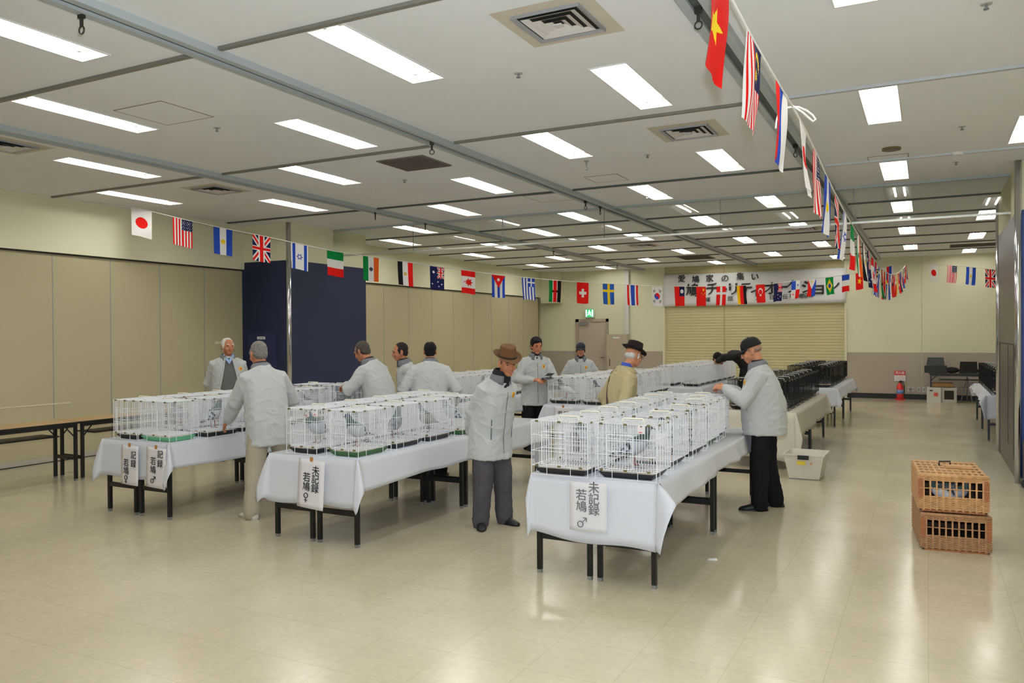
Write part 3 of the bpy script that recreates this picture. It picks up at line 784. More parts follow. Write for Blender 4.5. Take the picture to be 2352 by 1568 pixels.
def hang(P, ks, label, grp, res, ends=None, amp=.012, seed=0):
    for i, (p, k) in enumerate(zip(P, ks)):
        a = P[max(i-1,0)]; c = P[min(i+1,len(P)-1)]; dx, dy = c[0]-a[0], c[1]-a[1]; L = math.hypot(dx, dy)
        flag(k, p, math.atan2(dy, dx), (c[2]-a[2])/L, label, grp, res if not callable(res) else res(i), amp, seed+i)
hang(P1, range(30), 'the long string crossing the hall', 'flags on the long cross-hall string', lambda i: 40 if i < 14 else 28, amp=.006)
cord([(-10.42,7.17,3.56)]+[(p[0],p[1],p[2]+.003) for p in P1]+[(-.45,22.39,3.44)], .006, 'white cord crossing the hall from the beige wall to the far wall')
def lerp(t, T):
    for (a, va), (b, vb_) in zip(T, T[1:]):
        if t <= b: return va+(vb_-va)*(t-a)/(b-a)
    return T[-1][1]
ZT = [(2,3.42),(3.33,3.15),(3.9,3.05),(4.45,2.98),(4.75,2.95),(5.05,2.91),(5.63,2.855),(6.2,2.79),(6.8,2.736),(7.4,2.69),(8.5,2.63),(10.3,2.55),(12,2.53),(14,2.59),(16,2.72),(18,2.9),(20,3.13),(22.39,3.43)]
XT = [(2,-.83),(3.33,-.76),(5,-.66),(7,-.63),(10.3,-.574),(22.4,-.45)]
P2 = [(lerp(5.05+.58*i, XT), 5.05+.58*i, lerp(5.05+.58*i, ZT)) for i in range(30)]
hang(P2, range(30), 'the string under the rail', 'flags on the string under the rail', lambda i: 48 if i < 4 else 30, amp=.013, seed=50)
P3 = [(lerp(y, XT), y, lerp(y, ZT)) for y in (3.33, 3.9, 4.47)]
hang(P3, (27,28,29), 'the near end of the overhead string', 'flags on the near overhead string', 64, amp=.016, seed=90)
cord([(lerp(y, XT), y, lerp(y, ZT)+.003) for y in (2,2.7,3.33,3.9,4.45,4.75)], .006, 'white cord overhead carrying the yellow-starred red flag')
cord([(lerp(4.75+.3*i, XT), 4.75+.3*i, lerp(4.75+.3*i, ZT)+.003) for i in range(59)], .006, 'white cord running under the rail to the far wall')
# knotted loop joining the two
b = MB(); k = Vector((lerp(4.75, XT), 4.75, lerp(4.75, ZT)))
b.sweep([k+Vector(q) for q in ((0,0,0),(-.04,.0,.0),(-.075,-.01,-.03),(-.085,-.015,-.07),(-.088,-.02,-.11))], [.006]*5, 6)
b.sweep([k+Vector(q) for q in ((0,0,0),(.03,.02,.0),(.07,.04,-.02),(.1,.06,-.045),(.115,.065,-.07),(.1,.06,-.08),(.085,.05,-.065),(.05,.03,-.03),(0,0,.006))], [.006]*9, 6)
tag(b.obj('cord_loop', M_cord, smooth=True), 'white knotted loop of cord before the near red-disc flag', 'cord')
P4 = [(.12,21.6,3.285),(.5,21.18,3.21),(.86,20.8,3.13),(1.21,20.4,3.04)]
hang(P4, (0,1,2,3), 'the short far string', 'flags on the short far string', 30, amp=.005, seed=130)
cord([(-.44,22.38,3.44)]+[(p[0],p[1],p[2]+.003) for p in P4]+[(1.6,20.0,3.0)], .005, 'white cord from the far wall towards the steel wall')

# ---------------------------------------------------------------- people
from mathutils import noise
from mathutils.bvhtree import BVHTree
def merge(b, o): return b.add(o.v, o.f)
def remeshed(b, name, m, parent, voxel, it=4, fold=0, fs=(9,9,5), seed=0, fac=.5):
    o = b.obj(name, m, parent)
    r = o.modifiers.new('r', 'REMESH'); r.mode = 'VOXEL'; r.voxel_size = voxel
    s = o.modifiers.new('s', 'SMOOTH'); s.iterations = it; s.factor = fac
    baked(o); me = o.data
    if fold:
        me.update(); nr = [v.normal.copy() for v in me.vertices]
        for v, n in zip(me.vertices, nr):
            p = v.co; q = Vector((p.x*fs[0]+seed, p.y*fs[1], p.z*fs[2]))
            w = noise.noise(q)*.7+noise.noise(q*2.3)*.35
            w2 = 1-abs(noise.noise(Vector((p.x*7+seed*3, p.y*7, p.z*11+(p.x+p.y)*6))))*2.6
            v.co += n*(w*fold+max(w2-.55, 0)*fold*1.1)
        me.update()
    return o
SKIN = mat('skin', (190,130,98), rough=.55, spec=.35, var=.08, vscale=18)
SKIN2 = mat('tanned_skin', (178,116,84), rough=.55, spec=.35, var=.1, vscale=18)
M_eye = mat('dark_eye', (34,26,24), rough=.3); M_lip = mat('lips', (150,88,76), rough=.5)
JK = mat('pale_grey_jacket', (184,187,186), rough=.8, spec=.15, bump=.12, bscale=30, sheen=.15)
COLR = mat('grey_collar', (108,110,115), rough=.85); DARKC = mat('black_knit', (26,26,32), rough=.9)
TROUS = {n: mat(n+'_trousers', c, rough=.85, spec=.15, bump=.12, bscale=35) for n, c in dict(beige=(166,156,138), charcoal=(76,73,78), black=(22,22,24)).items()}
M_zip = mat('zip_grey', (120,124,128), rough=.5); M_slit = mat('pocket_slit', (96,102,112), rough=.8)
M_emb = mat('yellow_emblem', (238,178,40), rough=.6); M_emb2 = mat('emblem_mark', (176,52,26), rough=.6)
SHOE = {n: mat(n+'_shoe', c, rough=.5, spec=.4) for n, c in dict(black=(24,24,26), cream=(206,198,186), brown=(84,48,40)).items()}
def HAIR(n, c): return mat(n+'_hair', c, rough=.8, spec=.2, bump=.6, bscale=90, var=.25, vscale=60)
def v3(*a): return Vector(a)
def head_mb():
    b = MB()
    b.ell((0,-.014,.03), (.074,.092,.083)); b.ell((0,.018,-.03), (.063,.073,.078)); b.ell((0,.02,.0), (.069,.072,.07))
    b.ell((0,.05,-.088), (.036,.034,.026)); b.ell((0,-.02,-.07), (.055,.06,.05))
    b.ell((0,.092,-.012), (.0105,.015,.03), M=Matrix.Rotation(.35,3,'X')); b.ell((0,.101,-.034), (.0145,.014,.0115))
    for s in (-1, 1):
        b.ell((s*.011,.094,-.037), (.008,.01,.008)); b.ell((s*.036,.062,-.032), (.023,.022,.022))
        b.ell((s*.03,.077,.022), (.024,.013,.009), M=Matrix.Rotation(-s*.15,3,'Y'))
        b.ell((s*.077,-.012,-.01), (.009,.021,.034), M=Matrix.Rotation(s*.25,3,'Z')); b.ell((s*.073,0,-.03), (.009,.012,.012))
    b.ell((0,.083,-.06), (.022,.011,.006)); b.ell((0,.08,-.07), (.019,.011,.007))
    return b
def hand_mb(b, w, d, n, side, curl=.5, k=1):
    """palm and five fingers; w wrist, d finger direction, n palm normal (the way fingers close)"""
    d = d.normalized(); n = (n-d*n.dot(d)).normalized(); l = d.cross(n).normalized()*side    # l points to the thumb side
    R = Matrix((l, d, n)).transposed()
    b.ell(w+d*.05*k, (.04*k,.056*k,.017*k), 12, 8, R); b.ell(w+d*.012*k, (.028*k,.035*k,.02*k), 10, 7, R); b.ell(w+d*.03*k+l*.027*k+n*.006*k, (.017*k,.03*k,.016*k), 10, 7, R)
    for i, (o, L) in enumerate(((.029,.072),(.0095,.082),(-.0105,.076),(-.029,.058))):
        p = w+(d*.088+l*o)*k; pts = [p-d*.02*k]; a = .1; dd = d
        pts.append(p)
        for j, q in enumerate((.45,.32,.25)):
            a += curl*(.75 if j else .6)*(1+.08*i); dd = d*cos(a)+n*sin(a)+l*o*1.5
            p = p+dd.normalized()*L*q*k; pts.append(p)
        b.sweep(pts, [.0092*k,.0092*k,.0085*k,.008*k,.0072*k], 8)
    p = w+(d*.028+l*.03)*k; t1 = (d*.62+l*.72+n*.25).normalized(); t2 = (d*.85+l*.25+n*.45*max(curl,.3)).normalized()
    b.sweep([p-t1*.01*k, p+t1*.028*k, p+t1*.042*k+t2*.016*k, p+t1*.045*k+t2*.04*k], [.0115*k,.0108*k,.0098*k,.0082*k], 8)
def ik(S_, Wr, pole, a, c):
    d = Wr-S_; L = min(d.length, (a+c)*.995); dn = d.normalized(); x = (a*a-c*c+L*L)/(2*L); h = math.sqrt(max(a*a-x*x, 0))
    p = (pole-dn*pole.dot(dn)).normalized(); return S_+dn*x+p*h
def prop_ring(c, rx, ry, t, n=28, e=2.4):
    t = t.normalized(); X = v3(1,0,0); X = (X-t*X.dot(t)).normalized(); Yv = t.cross(X)
    out = []
    for i in range(n):
        a = 2*PI*i/n; ca, sa = cos(a), sin(a)
        out.append(c+X*rx*math.copysign(abs(ca)**(2/e), ca)+Yv*ry*math.copysign(abs(sa)**(2/e), sa))
    return out
def person(label,  pos, heading, H=1.62, lean=.05, leanx=0, bulk=1, belly=0, hem=.4, path=None, head=(0,0), hfwd=.035, wrists=None, hands=None, poles=None,
           feet=None, trousers='black', shoes='black', jacket=JK, collar=COLR, inner=DARKC, hair=None, hairkind='short', hat=None, skin=SKIN, emblem=True,
           glasses=False, vox=.0058, open_front=False, voxj=.0095, face=True, legs=True, coat=False, scarf=False, emb_x=-.09):
    k = H/1.65; root = thing('person', label, 'person', (pos[0], pos[1], 0), math.radians(heading)-PI/2); seed = len(label)*1.37
    Z = lambda z: z*k
    def sp(z):
        t = max((z-.82)/.55, 0); return v3(leanx*t, lean*t**1.25, z*k)
    P = path and [Vector(p) for p in path] or [sp(hem*1.65), sp(.86), sp(1.02), sp(1.18), sp(1.29), sp(1.355), sp(1.40)]
    RX = [.205,.2,.197,.2,.19,.14,.078]; RY = [.165,.155,.15,.14,.122,.098,.078]
    RX = [r*bulk*k for r in RX[:5]]+[RX[5]*k, RX[6]*k]; RY = [(r*bulk+belly*q)*k for r, q in zip(RY, (.6,.9,1,.6,.2,0,0))]
    tan = [(P[min(i+1,6)]-P[max(i-1,0)]) for i in range(7)]
    fwd = lambda i: tan[i].normalized().cross(v3(1,0,0)).normalized()    # forward side of ring i
    sh = P[5]; nb = P[6]; up = tan[6].normalized(); nf = v3(0,1,0)
    if path: nf = fwd(6)
    hc = nb+up*.135*k+nf*hfwd
    yaw, pit = math.radians(head[0]), math.radians(head[1])
    hc = hc+v3(0,1,0)*sin(pit)*.055-v3(0,0,1)*(1-cos(pit))*.06
    HM = Matrix.Translation(hc) @ Matrix.Rotation(-yaw,4,'Z') @ Matrix.Rotation(-pit,4,'X')
    hm = head_mb(); hm.xf(HM @ Matrix.Scale(k,4))
    body = MB(); merge(body, hm)
    body.sweep([HM @ v3(0,-.025,-.03), HM @ v3(0,-.022,-.09), nb-up*.01, nb-up*.08], [.05*k,.052*k,.056*k,.07*k], 14)
    body.loft([prop_ring(p, rx*.62, ry*.62, t, 16) for p, rx, ry, t in zip(P[1:], RX[1:], RY[1:], tan[1:])])
    jk = MB()
    rings = []
    for i in range(6):
        for q in ((0,.5) if i < 5 else (0,1)):
            c = P[i].lerp(P[i+1], q); t = tan[i].lerp(tan[i+1], q); rings.append(prop_ring(c, RX[i]+(RX[i+1]-RX[i])*q, RY[i]+(RY[i+1]-RY[i])*q, t))
    jk.loft(rings)
    WR = wrists or ((-.24,.05,.80),(.24,.05,.80)); HD = hands or (None, None); PO = poles or (None, None); fingers = []
    for s, w, hd, po in zip((-1,1), WR, HD, PO):
        S_ = P[4]+v3(s*.16*k*min(bulk,1.14),0,0)+(P[5]-P[4])*.05; w = Vector(w)
        e = ik(S_, w, Vector(po) if po else v3(s*.5,-.8,-.2), .285*k, .245*k); f = (w-e).normalized(); w = e+f*min((w-e).length, .26*k)
        d, n, cu = hd or (f+v3(0,.15,0), v3(-s,.2,0), .45)
        body.sweep([S_, e, w], [.042*k,.036*k,.027*k], 10); hand_mb(body, w, Vector(d), Vector(n), 1 if s*1 > 0 else -1, cu, k)
        m1 = S_.lerp(e, .5); m2 = e.lerp(w, .55); cuff = w-f*.015
        jk.sweep([S_-v3(s*.07,0,-.035), S_, m1, S_.lerp(e,.85), e+(e-S_.lerp(w,.5)).normalized()*.012, e.lerp(w,.2), m2, e.lerp(w,.82), cuff],
                 [.06*k,.08*k,.075*k,.07*k,.071*k,.068*k,.064*k,.057*k,.05*k], 14)
    remeshed(body, 'body', skin, root, vox, 3)
    jo = remeshed(jk, 'coat' if coat else 'jacket', jacket, root, voxj, 4, .011, seed=seed)
    tree = None
    def onto(org, target):
        nonlocal tree
        if tree is None: tree = BVHTree.FromPolygons([v.co for v in jo.data.vertices], [p.vertices for p in jo.data.polygons])
        org, target = Vector(org), Vector(target); d = (target-org).normalized(); h = tree.ray_cast(org, d)
        return (h[0], h[1]) if h[0] else (target, -d)
    def strip(pairs, wd, name, m, off=.003):
        vs = []; 
        L = [onto(a, c) for a, c in pairs]
        for i, (p, n) in enumerate(L):
            t = (L[min(i+1,len(L)-1)][0]-L[max(i-1,0)][0]).normalized(); s_ = t.cross(n).normalized(); vs += [p+n*off-s_*wd, p+n*off+s_*wd, p-n*.004+s_*wd, p-n*.004-s_*wd]
        rs = [vs[i*4:i*4+4] for i in range(len(L))]; MB().loft(rs).obj(name, m, root)
    F = lambda i, x=0: (P[i]+v3(x,0,0)+fwd(i)*.6, P[i]+v3(x,0,0))
    if open_front:
        # knitted vest showing between the open fronts, each edged by a turned-back facing
        zt, zb_ = P[6].z-.02, P[0].z+.03
        def vp(u, v):
            z = zt+(zb_-zt)*v; hw = .04+.085*min(v*1.5,1); x = (u*2-1)*hw; p, n = onto((x*1.25,.7,z),(x,-.02,z)); return p+v3(0,.006,0)
        MB().grid(14, 24, vp).obj('knitted_vest', mat('grey_knit', (92,92,92), rough=.95, bump=.3, bscale=150), root, smooth=True)
        for s in (-1,1):
            pts = [Vector(vp((s+1)/2, q/12))+v3(s*.006,.006,0) for q in range(13)]; fb = MB(); fb.sweep(pts, [.011]*13, 8); fb.obj('front_edge', jacket, root, smooth=True)
        b = MB()
        for s in (-1,1): b.add([nb+v3(s*.058,.07,.04), nb+v3(s*.07,.075,.0), nb+v3(s*.02,.15,-.07), nb+v3(0,.152,-.1), nb+v3(0,.135,-.045)], [(0,1,2,3,4)])
        b.obj('shirt_collar', mat('pale_blue_shirt', (150,178,216), rough=.8), root).modifiers.new('t','SOLIDIFY').thickness = .008
    elif not coat:
        strip([F(0)]+[(P[i].lerp(P[i+1],q)+fwd(i)*.6, P[i].lerp(P[i+1],q)) for i in range(0,4) for q in (.3,.65,1)], .004, 'zip', M_zip)
        for s in (-1,1):
            L = [((P[1]+v3(s*.36,.5,.16*q)), P[1]+v3(s*.05,0,.16*q)) for q in (-.2,.3,.9)]
            if all((onto(*q)[0]-P[1]).xy.length < .25 for q in L): strip(L, .005, 'pocket', M_slit)
    if emblem:
        p, n = onto(P[4]+v3(emb_x*k,.6,-.06*k), P[4]+v3(emb_x*k,0,-.06*k)); u = v3(0,0,1); sx = u.cross(n).normalized(); u = n.cross(sx)
        b = MB(); q = lambda a, c, o=.004: p+n*o+sx*a*k+u*c*k
        sh_ = [(-.022,.026),(.022,.026),(.024,.0),(.012,-.024),(0,-.03),(-.012,-.024),(-.024,0)]
        b.add([q(*c) for c in sh_]+[q(*c, -.004) for c in sh_], [tuple(range(7))]+[(i,i+7,(i+1)%7+7,(i+1)%7) for i in range(7)]); b.mi = 1
        b.add([q(a,c,.006) for a, c in ((-.012,.014),(-.002,.006),(.004,.016),(.012,.014),(.008,-.002),(.002,-.018),(-.008,-.004))], [tuple(range(7))])
        b.obj('emblem', [M_emb, M_emb2], root)
    # collar standing round the neck and folded outwards
    if collar:
        na = 30; hf_ = nf; side = v3(1,0,0)
        def cp(u, v):
            a = (-1+2*u)*(PI-.5); c, s_ = cos(PI-abs(a)), sin(a)   # a=0 at the back
            dirv = side*s_ - hf_*cos(a); front = (1-cos(a))/2
            prof = ((.07,-.02),(.075,.025),(.079,.045),(.09,.026),(.104,-.008-.035*front))
            x = v*4; i = min(int(x), 3); t = x-i; r = prof[i][0]+(prof[i+1][0]-prof[i][0])*t; z = prof[i][1]+(prof[i+1][1]-prof[i][1])*t
            return nb+dirv*r*k+up*(z-.035*front)*k+hf_*.018
        o = MB().grid(na, 8, cp).obj('collar', collar, root, smooth=True); sd = o.modifiers.new('t','SOLIDIFY'); sd.thickness = .006
    if inner:
        b = MB(); b.sweep([nb-up*.06+nf*.02, nb+nf*.012, nb+up*.045+nf*.012], [.07*k,.067*k,.061*k], 18, cap=False)
        b.ell(P[5]+fwd(5)*(RY[5]*.72)-v3(0,0,.035*k), (.045*k,.03*k,.075*k)); b.obj('shirt', inner, root, smooth=True)
    if scarf:
        b = MB(); b.loft([prop_ring(nb+up*z*k+nf*o, r*k, r*k, up, 24, 2) for z, o, r in ((-.05,.02,.085),(-.01,.018,.09),(.03,.016,.086),(.065,.02,.08),(.07,.02,.068))], cap=False)
        b.ell(P[5]+fwd(5)*(RY[5]*.72)-v3(0,0,.02*k), (.07*k,.035*k,.06*k)); b.obj('scarf', DARKC, root, smooth=True)
    # trousers and shoes
    if legs:
        FT = feet or ((-.1,.0,0),(.1,.0,0)); tb = MB(); hip = P[1]*1; hz = Z(.86)
        tb.ell((hip.x*.3,hip.y*.2,hz), (.165*k*bulk,.125*k*bulk,.13*k)) 
        for s, (fx, fy, fa) in zip((-1,1), FT):
            h = v3(s*.085*k*bulk,0,hz-.02); an = v3(fx,fy,.045); kn = h.lerp(an,.5)+v3(0,.025,0); r = bulk*k
            tb.sweep([h, h.lerp(kn,.5), kn, kn.lerp(an,.55), kn.lerp(an,.9), an], [.105*r,.098*r,.085*r,.078*r,.076*r,.074*r], 16)
        remeshed(tb, 'trousers', TROUS[trousers], root, .0125, 4, .008, (8,8,5), seed+5)
        for s, (fx, fy, fa) in zip((-1,1), FT):
            sb = MB(); rings = []
            for y, hw, hz_ in ((-.088,.02,.03),(-.075,.034,.065),(-.03,.04,.085),(.03,.043,.08),(.08,.047,.06),(.13,.045,.045),(.165,.034,.034),(.182,.014,.02)):
                rings.append([v3(hw*cos(a), y, .012+max(sin(a),0)*(hz_-.012)+min(sin(a),0)*.0) for a in [2*PI*i/16 for i in range(16)]])
            sb.loft(rings); M = Matrix.Translation((fx,fy+.01,0)) @ Matrix.Rotation(math.radians(fa),4,'Z') @ Matrix.Scale(k,4); sb.xf(M)
            so = sb.obj('shoe', SHOE[shoes], root, smooth=True)
            b = MB(); b.loft([[v3(hw*1.06*cos(a),y*1.02,z) for y, hw, a in [(.045+.137*sin(2*PI*i/24), .045*(1-.12*sin(2*PI*i/24)), 2*PI*i/24) for i in range(24)]] for z in (0,.016)])
            b.xf(M); b.obj('sole', SHOE['black'] if shoes != 'cream' else mat('rubber_sole',(196,188,176)), so)
    # face, hair, hat
    hs = lambda *a: HM @ (Vector(a)*k)
    Rh = (HM.to_3x3())
    if face:
        for s in (-1,1):
            MB().ell(hs(s*.031,.082,.005), (.0135*k,.007*k,.0045*k), 10, 6, Rh).obj('eye', M_eye, root)
            MB().ell(hs(s*.032,.09,.025), (.019*k,.006*k,.0042*k), 10, 6, Rh @ Matrix.Rotation(-s*.12,3,'Y')).obj('eyebrow', hair or HAIR('dark', (40,34,32)), root)
        MB().ell(hs(0,.094,-.0655), (.021*k,.004*k,.0028*k), 10, 6, Rh).obj('mouth', M_lip, root)
    if hair:
        b = MB()
        if hairkind in ('short','bald'):
            b.ell((0,-.026,.036),(.0785,.091,.086)); b.ell((0,-.05,-.012),(.071,.057,.07))
            for s in (-1,1): b.ell((s*.064,.005,.012),(.016,.03,.045))
        elif hairkind == 'full':
            b.ell((0,-.028,.046),(.088,.096,.09)); b.ell((0,-.05,-.015),(.082,.066,.075)); b.ell((.02,.045,.085),(.055,.04,.026))
            for s in (-1,1): b.ell((s*.07,-.008,.022),(.015,.036,.042))
        elif hairkind == 'thin':      # cropped, seen below a cap
            b.ell((0,-.042,.004),(.0715,.065,.038))
            for s in (-1,1): b.ell((s*.067,.016,.014),(.008,.012,.022))
        elif hairkind == 'under':     # seen below a hat
            b.ell((0,-.038,-.004),(.0762,.066,.052))
            for s in (-1,1): b.ell((s*.07,.018,-.004),(.01,.018,.04))
        b.xf(HM @ Matrix.Scale(k,4)); remeshed(b, 'hair', hair, root, .007, 3, .004, (40,40,40), seed)
        if hairkind == 'bald': MB().ell(hs(0,-.045,.085), (.042*k,.045*k,.034*k), 14, 9, Rh).obj('bald_crown', mat('scalp',(120,84,70),rough=.5), root, smooth=True)
    if hat: hat(root, HM, k)
    if glasses:
        b = MB()
        for s in (-1,1):
            b.tube([hs(s*.034+.021*cos(a),.1,.0+.016*sin(a)) for a in [2*PI*i/14 for i in range(15)]], .0016, 4); b.tube([hs(s*.055,.1,.004), hs(s*.078,.04,.008), hs(s*.08,-.02,.004)], .0016, 4)
        b.tube([hs(-.013,.102,.003), hs(.013,.102,.003)], .0016, 4); b.obj('glasses', M_black, root)
    return root, P, onto, strip
def fedora(m, mb, pinch=True, brim=.052, hh=.105, tilt=.12):
    def f(root, HM, k):
        T = HM @ Matrix.Scale(k,4) @ Matrix.Translation((0,-.014,.058)) @ Matrix.Rotation(-tilt,4,'X'); rx, ry = .083, .1
        def brimf(u, v):
            a = 2*PI*u; r = 1+v*brim/.09; c, s = cos(a), sin(a)
            return (rx*r*c, ry*r*s, .012*v*v*abs(c)*1.6-.022*v*max(s,0)+.02*v*v*max(-s,0)+.008*abs(c)*v)
        b = MB(); b.grid(48, 5, brimf); b.xf(T); o = b.obj('hat', m, root, smooth=True); o.modifiers.new('t','SOLIDIFY').thickness = .004
        def crown(u, v):
            a = 2*PI*u; c, s = cos(a), sin(a)
            if v <= .6: q = v/.6; r = 1-.13*q; z = hh*q
            else: q = (v-.6)/.4; r = (.87)*(1-q); z = hh*(1+.07*sin(min(q*2.2,1)*PI/2))-(.026*(1-abs(c*r)*2.2) if pinch and abs(c*r) < .45 else 0)*min(q*2.5,1)
            pn = 1-.1*(v/.6 if v < .6 else 1)*max(s,0)*abs(c)*2 if pinch else 1
            return (rx*r*c*pn, ry*r*s, z)
        b = MB(); b.grid(40, 16, crown); b.xf(T); b.obj('crown', m, o, smooth=True)
        b = MB(); b.loft([[(rx*q*cos(2*PI*i/40),ry*q*sin(2*PI*i/40),z) for i in range(40)] for z, q in ((.002,1.02),(.018,1.0))], cap=False); b.xf(T)
        b.obj('hat_band', mb, o, smooth=True).modifiers.new('t','SOLIDIFY').thickness = .003
    return f
def ballcap(m):
    def f(root, HM, k):
        T = HM @ Matrix.Scale(k,4) @ Matrix.Translation((0,-.014,.03))
        b = MB()
        def dome(u, v):
            a = 2*PI*u; th = PI/2*v; r = cos(th)**.8; return (.0835*r*cos(a), .103*r*sin(a), .1*sin(th)**.9+.004)
        b.grid(32, 10, dome); b.xf(T); o = b.obj('cap', m, root, smooth=True); o.modifiers.new('t','SOLIDIFY').thickness = .004
        b = MB(); b.grid(16, 6, lambda u, v: ((u-.5)*.16*(1-.35*v*v), .083*math.sqrt(max(1-(u-.5)**2*3.2,0))+v*.082*(1-(2*u-1)**2*.35), .012-.02*v-.03*(2*u-1)**2*(.4+.6*v)))
        b.xf(T); b.obj('visor', m, o, smooth=True).modifiers.new('t','SOLIDIFY').thickness = .005
        MB().ell(T @ v3(0,0,.105), (.008,.008,.005), 8, 5).obj('button', m, o)
    return f
G_H = HAIR('grey', (120,116,112)); W_H = HAIR('white', (214,212,208)); B_H = HAIR('black', (24,22,22)); D_H = HAIR('salt', (74,68,64))
hatBr = fedora(mat('brown_felt', (98,66,38), rough=.9, bump=.2, bscale=80), mat('dark_band',(34,26,22),rough=.8), tilt=.06)
hatBk = fedora(mat('black_felt', (26,17,18), rough=.95, bump=.2, bscale=80), mat('dark_red_band',(44,20,20),rough=.9), brim=.048, hh=.1, tilt=.05)
capBk = ballcap(mat('black_cap', (18,18,19), rough=.9)); capDk = ballcap(mat('dark_navy_cap', (40,42,54), rough=.9))

person('white-haired man in an open pale jacket over a grey vest, behind the cages', (-8.5,7.95), -36, 1.655, lean=-.01, belly=.03, bulk=1.06, open_front=True, inner=None, emb_x=-.15, voxj=.0075,
       wrists=((-.1,-.2,.85),(.1,-.2,.85)), head=(-14,0), hair=W_H, trousers='black', skin=SKIN2, poles=((-1,-.3,0),(1,-.3,0)))
person('grey-haired man in beige trousers seen from behind, reaching towards a cage', (-5.55,5.68), 158, 1.63, lean=.13, bulk=1.02, hem=.4, head=(-6,14), hair=G_H, trousers='beige', shoes='cream', skin=SKIN2,
       wrists=((-.22,.44,.86),(.16,.34,1.0)), hands=((v3(-.1,.75,-.65), v3(.6,.2,-.7), .35), (v3(-.5,.6,.1), v3(-.5,-.3,-.6), .6)), feet=((-.22,-.12,8),(.27,.0,-35)), poles=((-.7,-.6,-.3),(.9,-.3,-.4)))
person('stooping man in a brown hat, pale jacket and charcoal trousers, hands behind his back', (-3.44,6.2), -14, 1.545, lean=.11, bulk=1.08, hem=.385, head=(26,13), hfwd=.05, hair=D_H, hairkind='thin', hat=hatBr, inner=None, scarf=True, trousers='charcoal', skin=SKIN2,
       wrists=((-.03,-.21,.78),(.05,-.2,.79)), hands=((v3(.6,-.2,-.5), v3(0,.9,0), .6),(v3(-.7,-.3,-.4), v3(0,.9,0), .6)), poles=((-1,-.5,.1),(1,-.6,.1)), feet=((-.12,.06,-4),(.13,.0,-44)))
person('man in a black cap and black trousers looking down beside the cages', (-1.39,7.93), 190, 1.625, lean=.05, belly=.055, bulk=1.04, hem=.44, head=(0,20), hair=HAIR('pale', (150,124,106)), hairkind='thin', hat=capBk, trousers='black', skin=SKIN,
       wrists=((-.07,.36,1.15),(.07,.34,1.14)), hands=((v3(.25,.8,.15), v3(.5,-.3,-.75), .75),(v3(-.25,.8,.1), v3(-.5,-.3,-.75), .75)), poles=((-.5,-.2,-1),(.6,-.2,-1)), feet=((-.12,.05,8),(.12,-.1,-4)))
person('man with glasses bending over a cage, pale jacket in profile', (-5.58,7.52), 178, 1.62, lean=.17, bulk=1.05, head=(-4,26), hfwd=.05, hair=D_H, glasses=True,
       wrists=((-.16,.4,1.11),(.1,.46,1.13)), hands=((v3(.1,.9,-.25), v3(.3,0,-.9), .55),(v3(-.1,.9,-.1), v3(-.3,0,-.9), .5)), poles=((-.8,-.3,-.6),(.8,-.3,-.6)), skin=SKIN2)
person('short-haired man half hidden behind the man with glasses', (-5.82,8.42), 222, 1.585, lean=.06, head=(0,10), hair=HAIR('dark', (40,34,32)), skin=SKIN2, emblem=False)
person('dark-haired man in a pale jacket seen squarely from behind', (-5.25,8.0), 121, 1.6, lean=.1, bulk=1.15, head=(0,8), hair=B_H, hairkind='bald', trousers='black', shoes='brown', face=False, wrists=((-.3,.16,.86),(.3,.16,.86)), emblem=False, feet=((-.1,0,0),(.12,-.05,-30)))
person('man with full dark hair holding papers beside the aisle', (-5.1,10.55), -47, 1.63, lean=.04, bulk=1.0, head=(-6,14), hair=B_H, hairkind='full', skin=SKIN2,
       wrists=((-.08,.27,1.03),(.1,.25,1.03)), hands=((v3(.5,.7,0), v3(.3,-.2,-.8), .6),(v3(-.5,.7,.05), v3(-.3,-.2,-.8), .6)), poles=((-.9,-.4,-.5),(.9,-.4,-.5)))
person('man in a dark navy cap facing out across the cages', (-5.02,12.1), -66, 1.53, lean=.05, head=(0,2), hair=HAIR('dark', (40,34,32)), hairkind='under', hat=capDk, skin=SKIN2, wrists=((-.22,.2,.9),(.22,.2,.9)))
TAN = mat('tan_coat', (176,164,126), rough=.85, spec=.15, bump=.12, bscale=30)
r9, P9, onto9, strip9 = person('man in a black felt hat and tan coat with a shoulder strap', (-2.9,7.95), 42, 1.565, lean=.1, bulk=1.06, hem=.34, head=(-8,16), hfwd=.05, hair=W_H, hairkind='under', hat=hatBk, jacket=TAN, collar=None,
       inner=mat('blue_scarf', (56,76,168), rough=.85), glasses=True, coat=True, emblem=False, trousers='charcoal', skin=SKIN, wrists=((-.24,.08,.8),(.24,.1,.8)))
k9 = 1.565/1.65
M_strap = mat('brown_strap', (74,58,44), rough=.7)
_q = lambda a, b, c: (v3(*a)*k9, v3(*b)*k9)
strip9([(v3(*a)*k9, v3(*b)*k9) for a, b in (((-.3,.6,1.12),(-.06,.08,1.12)),((-.16,.6,1.3),(-.1,.08,1.27)),((-.14,.3,1.7),(-.1,.05,1.3)),((-.11,.03,1.8),(-.09,.03,1.2)),((-.1,-.3,1.7),(-.08,0,1.3)),((-.07,-.6,1.32),(-.07,0,1.26)),((-.03,-.6,1.2),(-.03,0,1.18)),((.03,-.6,1.1),(.03,0,1.08)),((.09,-.6,1.0),(.08,0,1.0)),((.16,-.6,.92),(.12,0,.92)),((.3,-.5,.85),(.14,0,.85)))], .014, 'shoulder_strap', M_strap, .006)
MB().box(.2,.29,-.14,.12,.6,.84).obj('shoulder_bag', M_strap, r9)
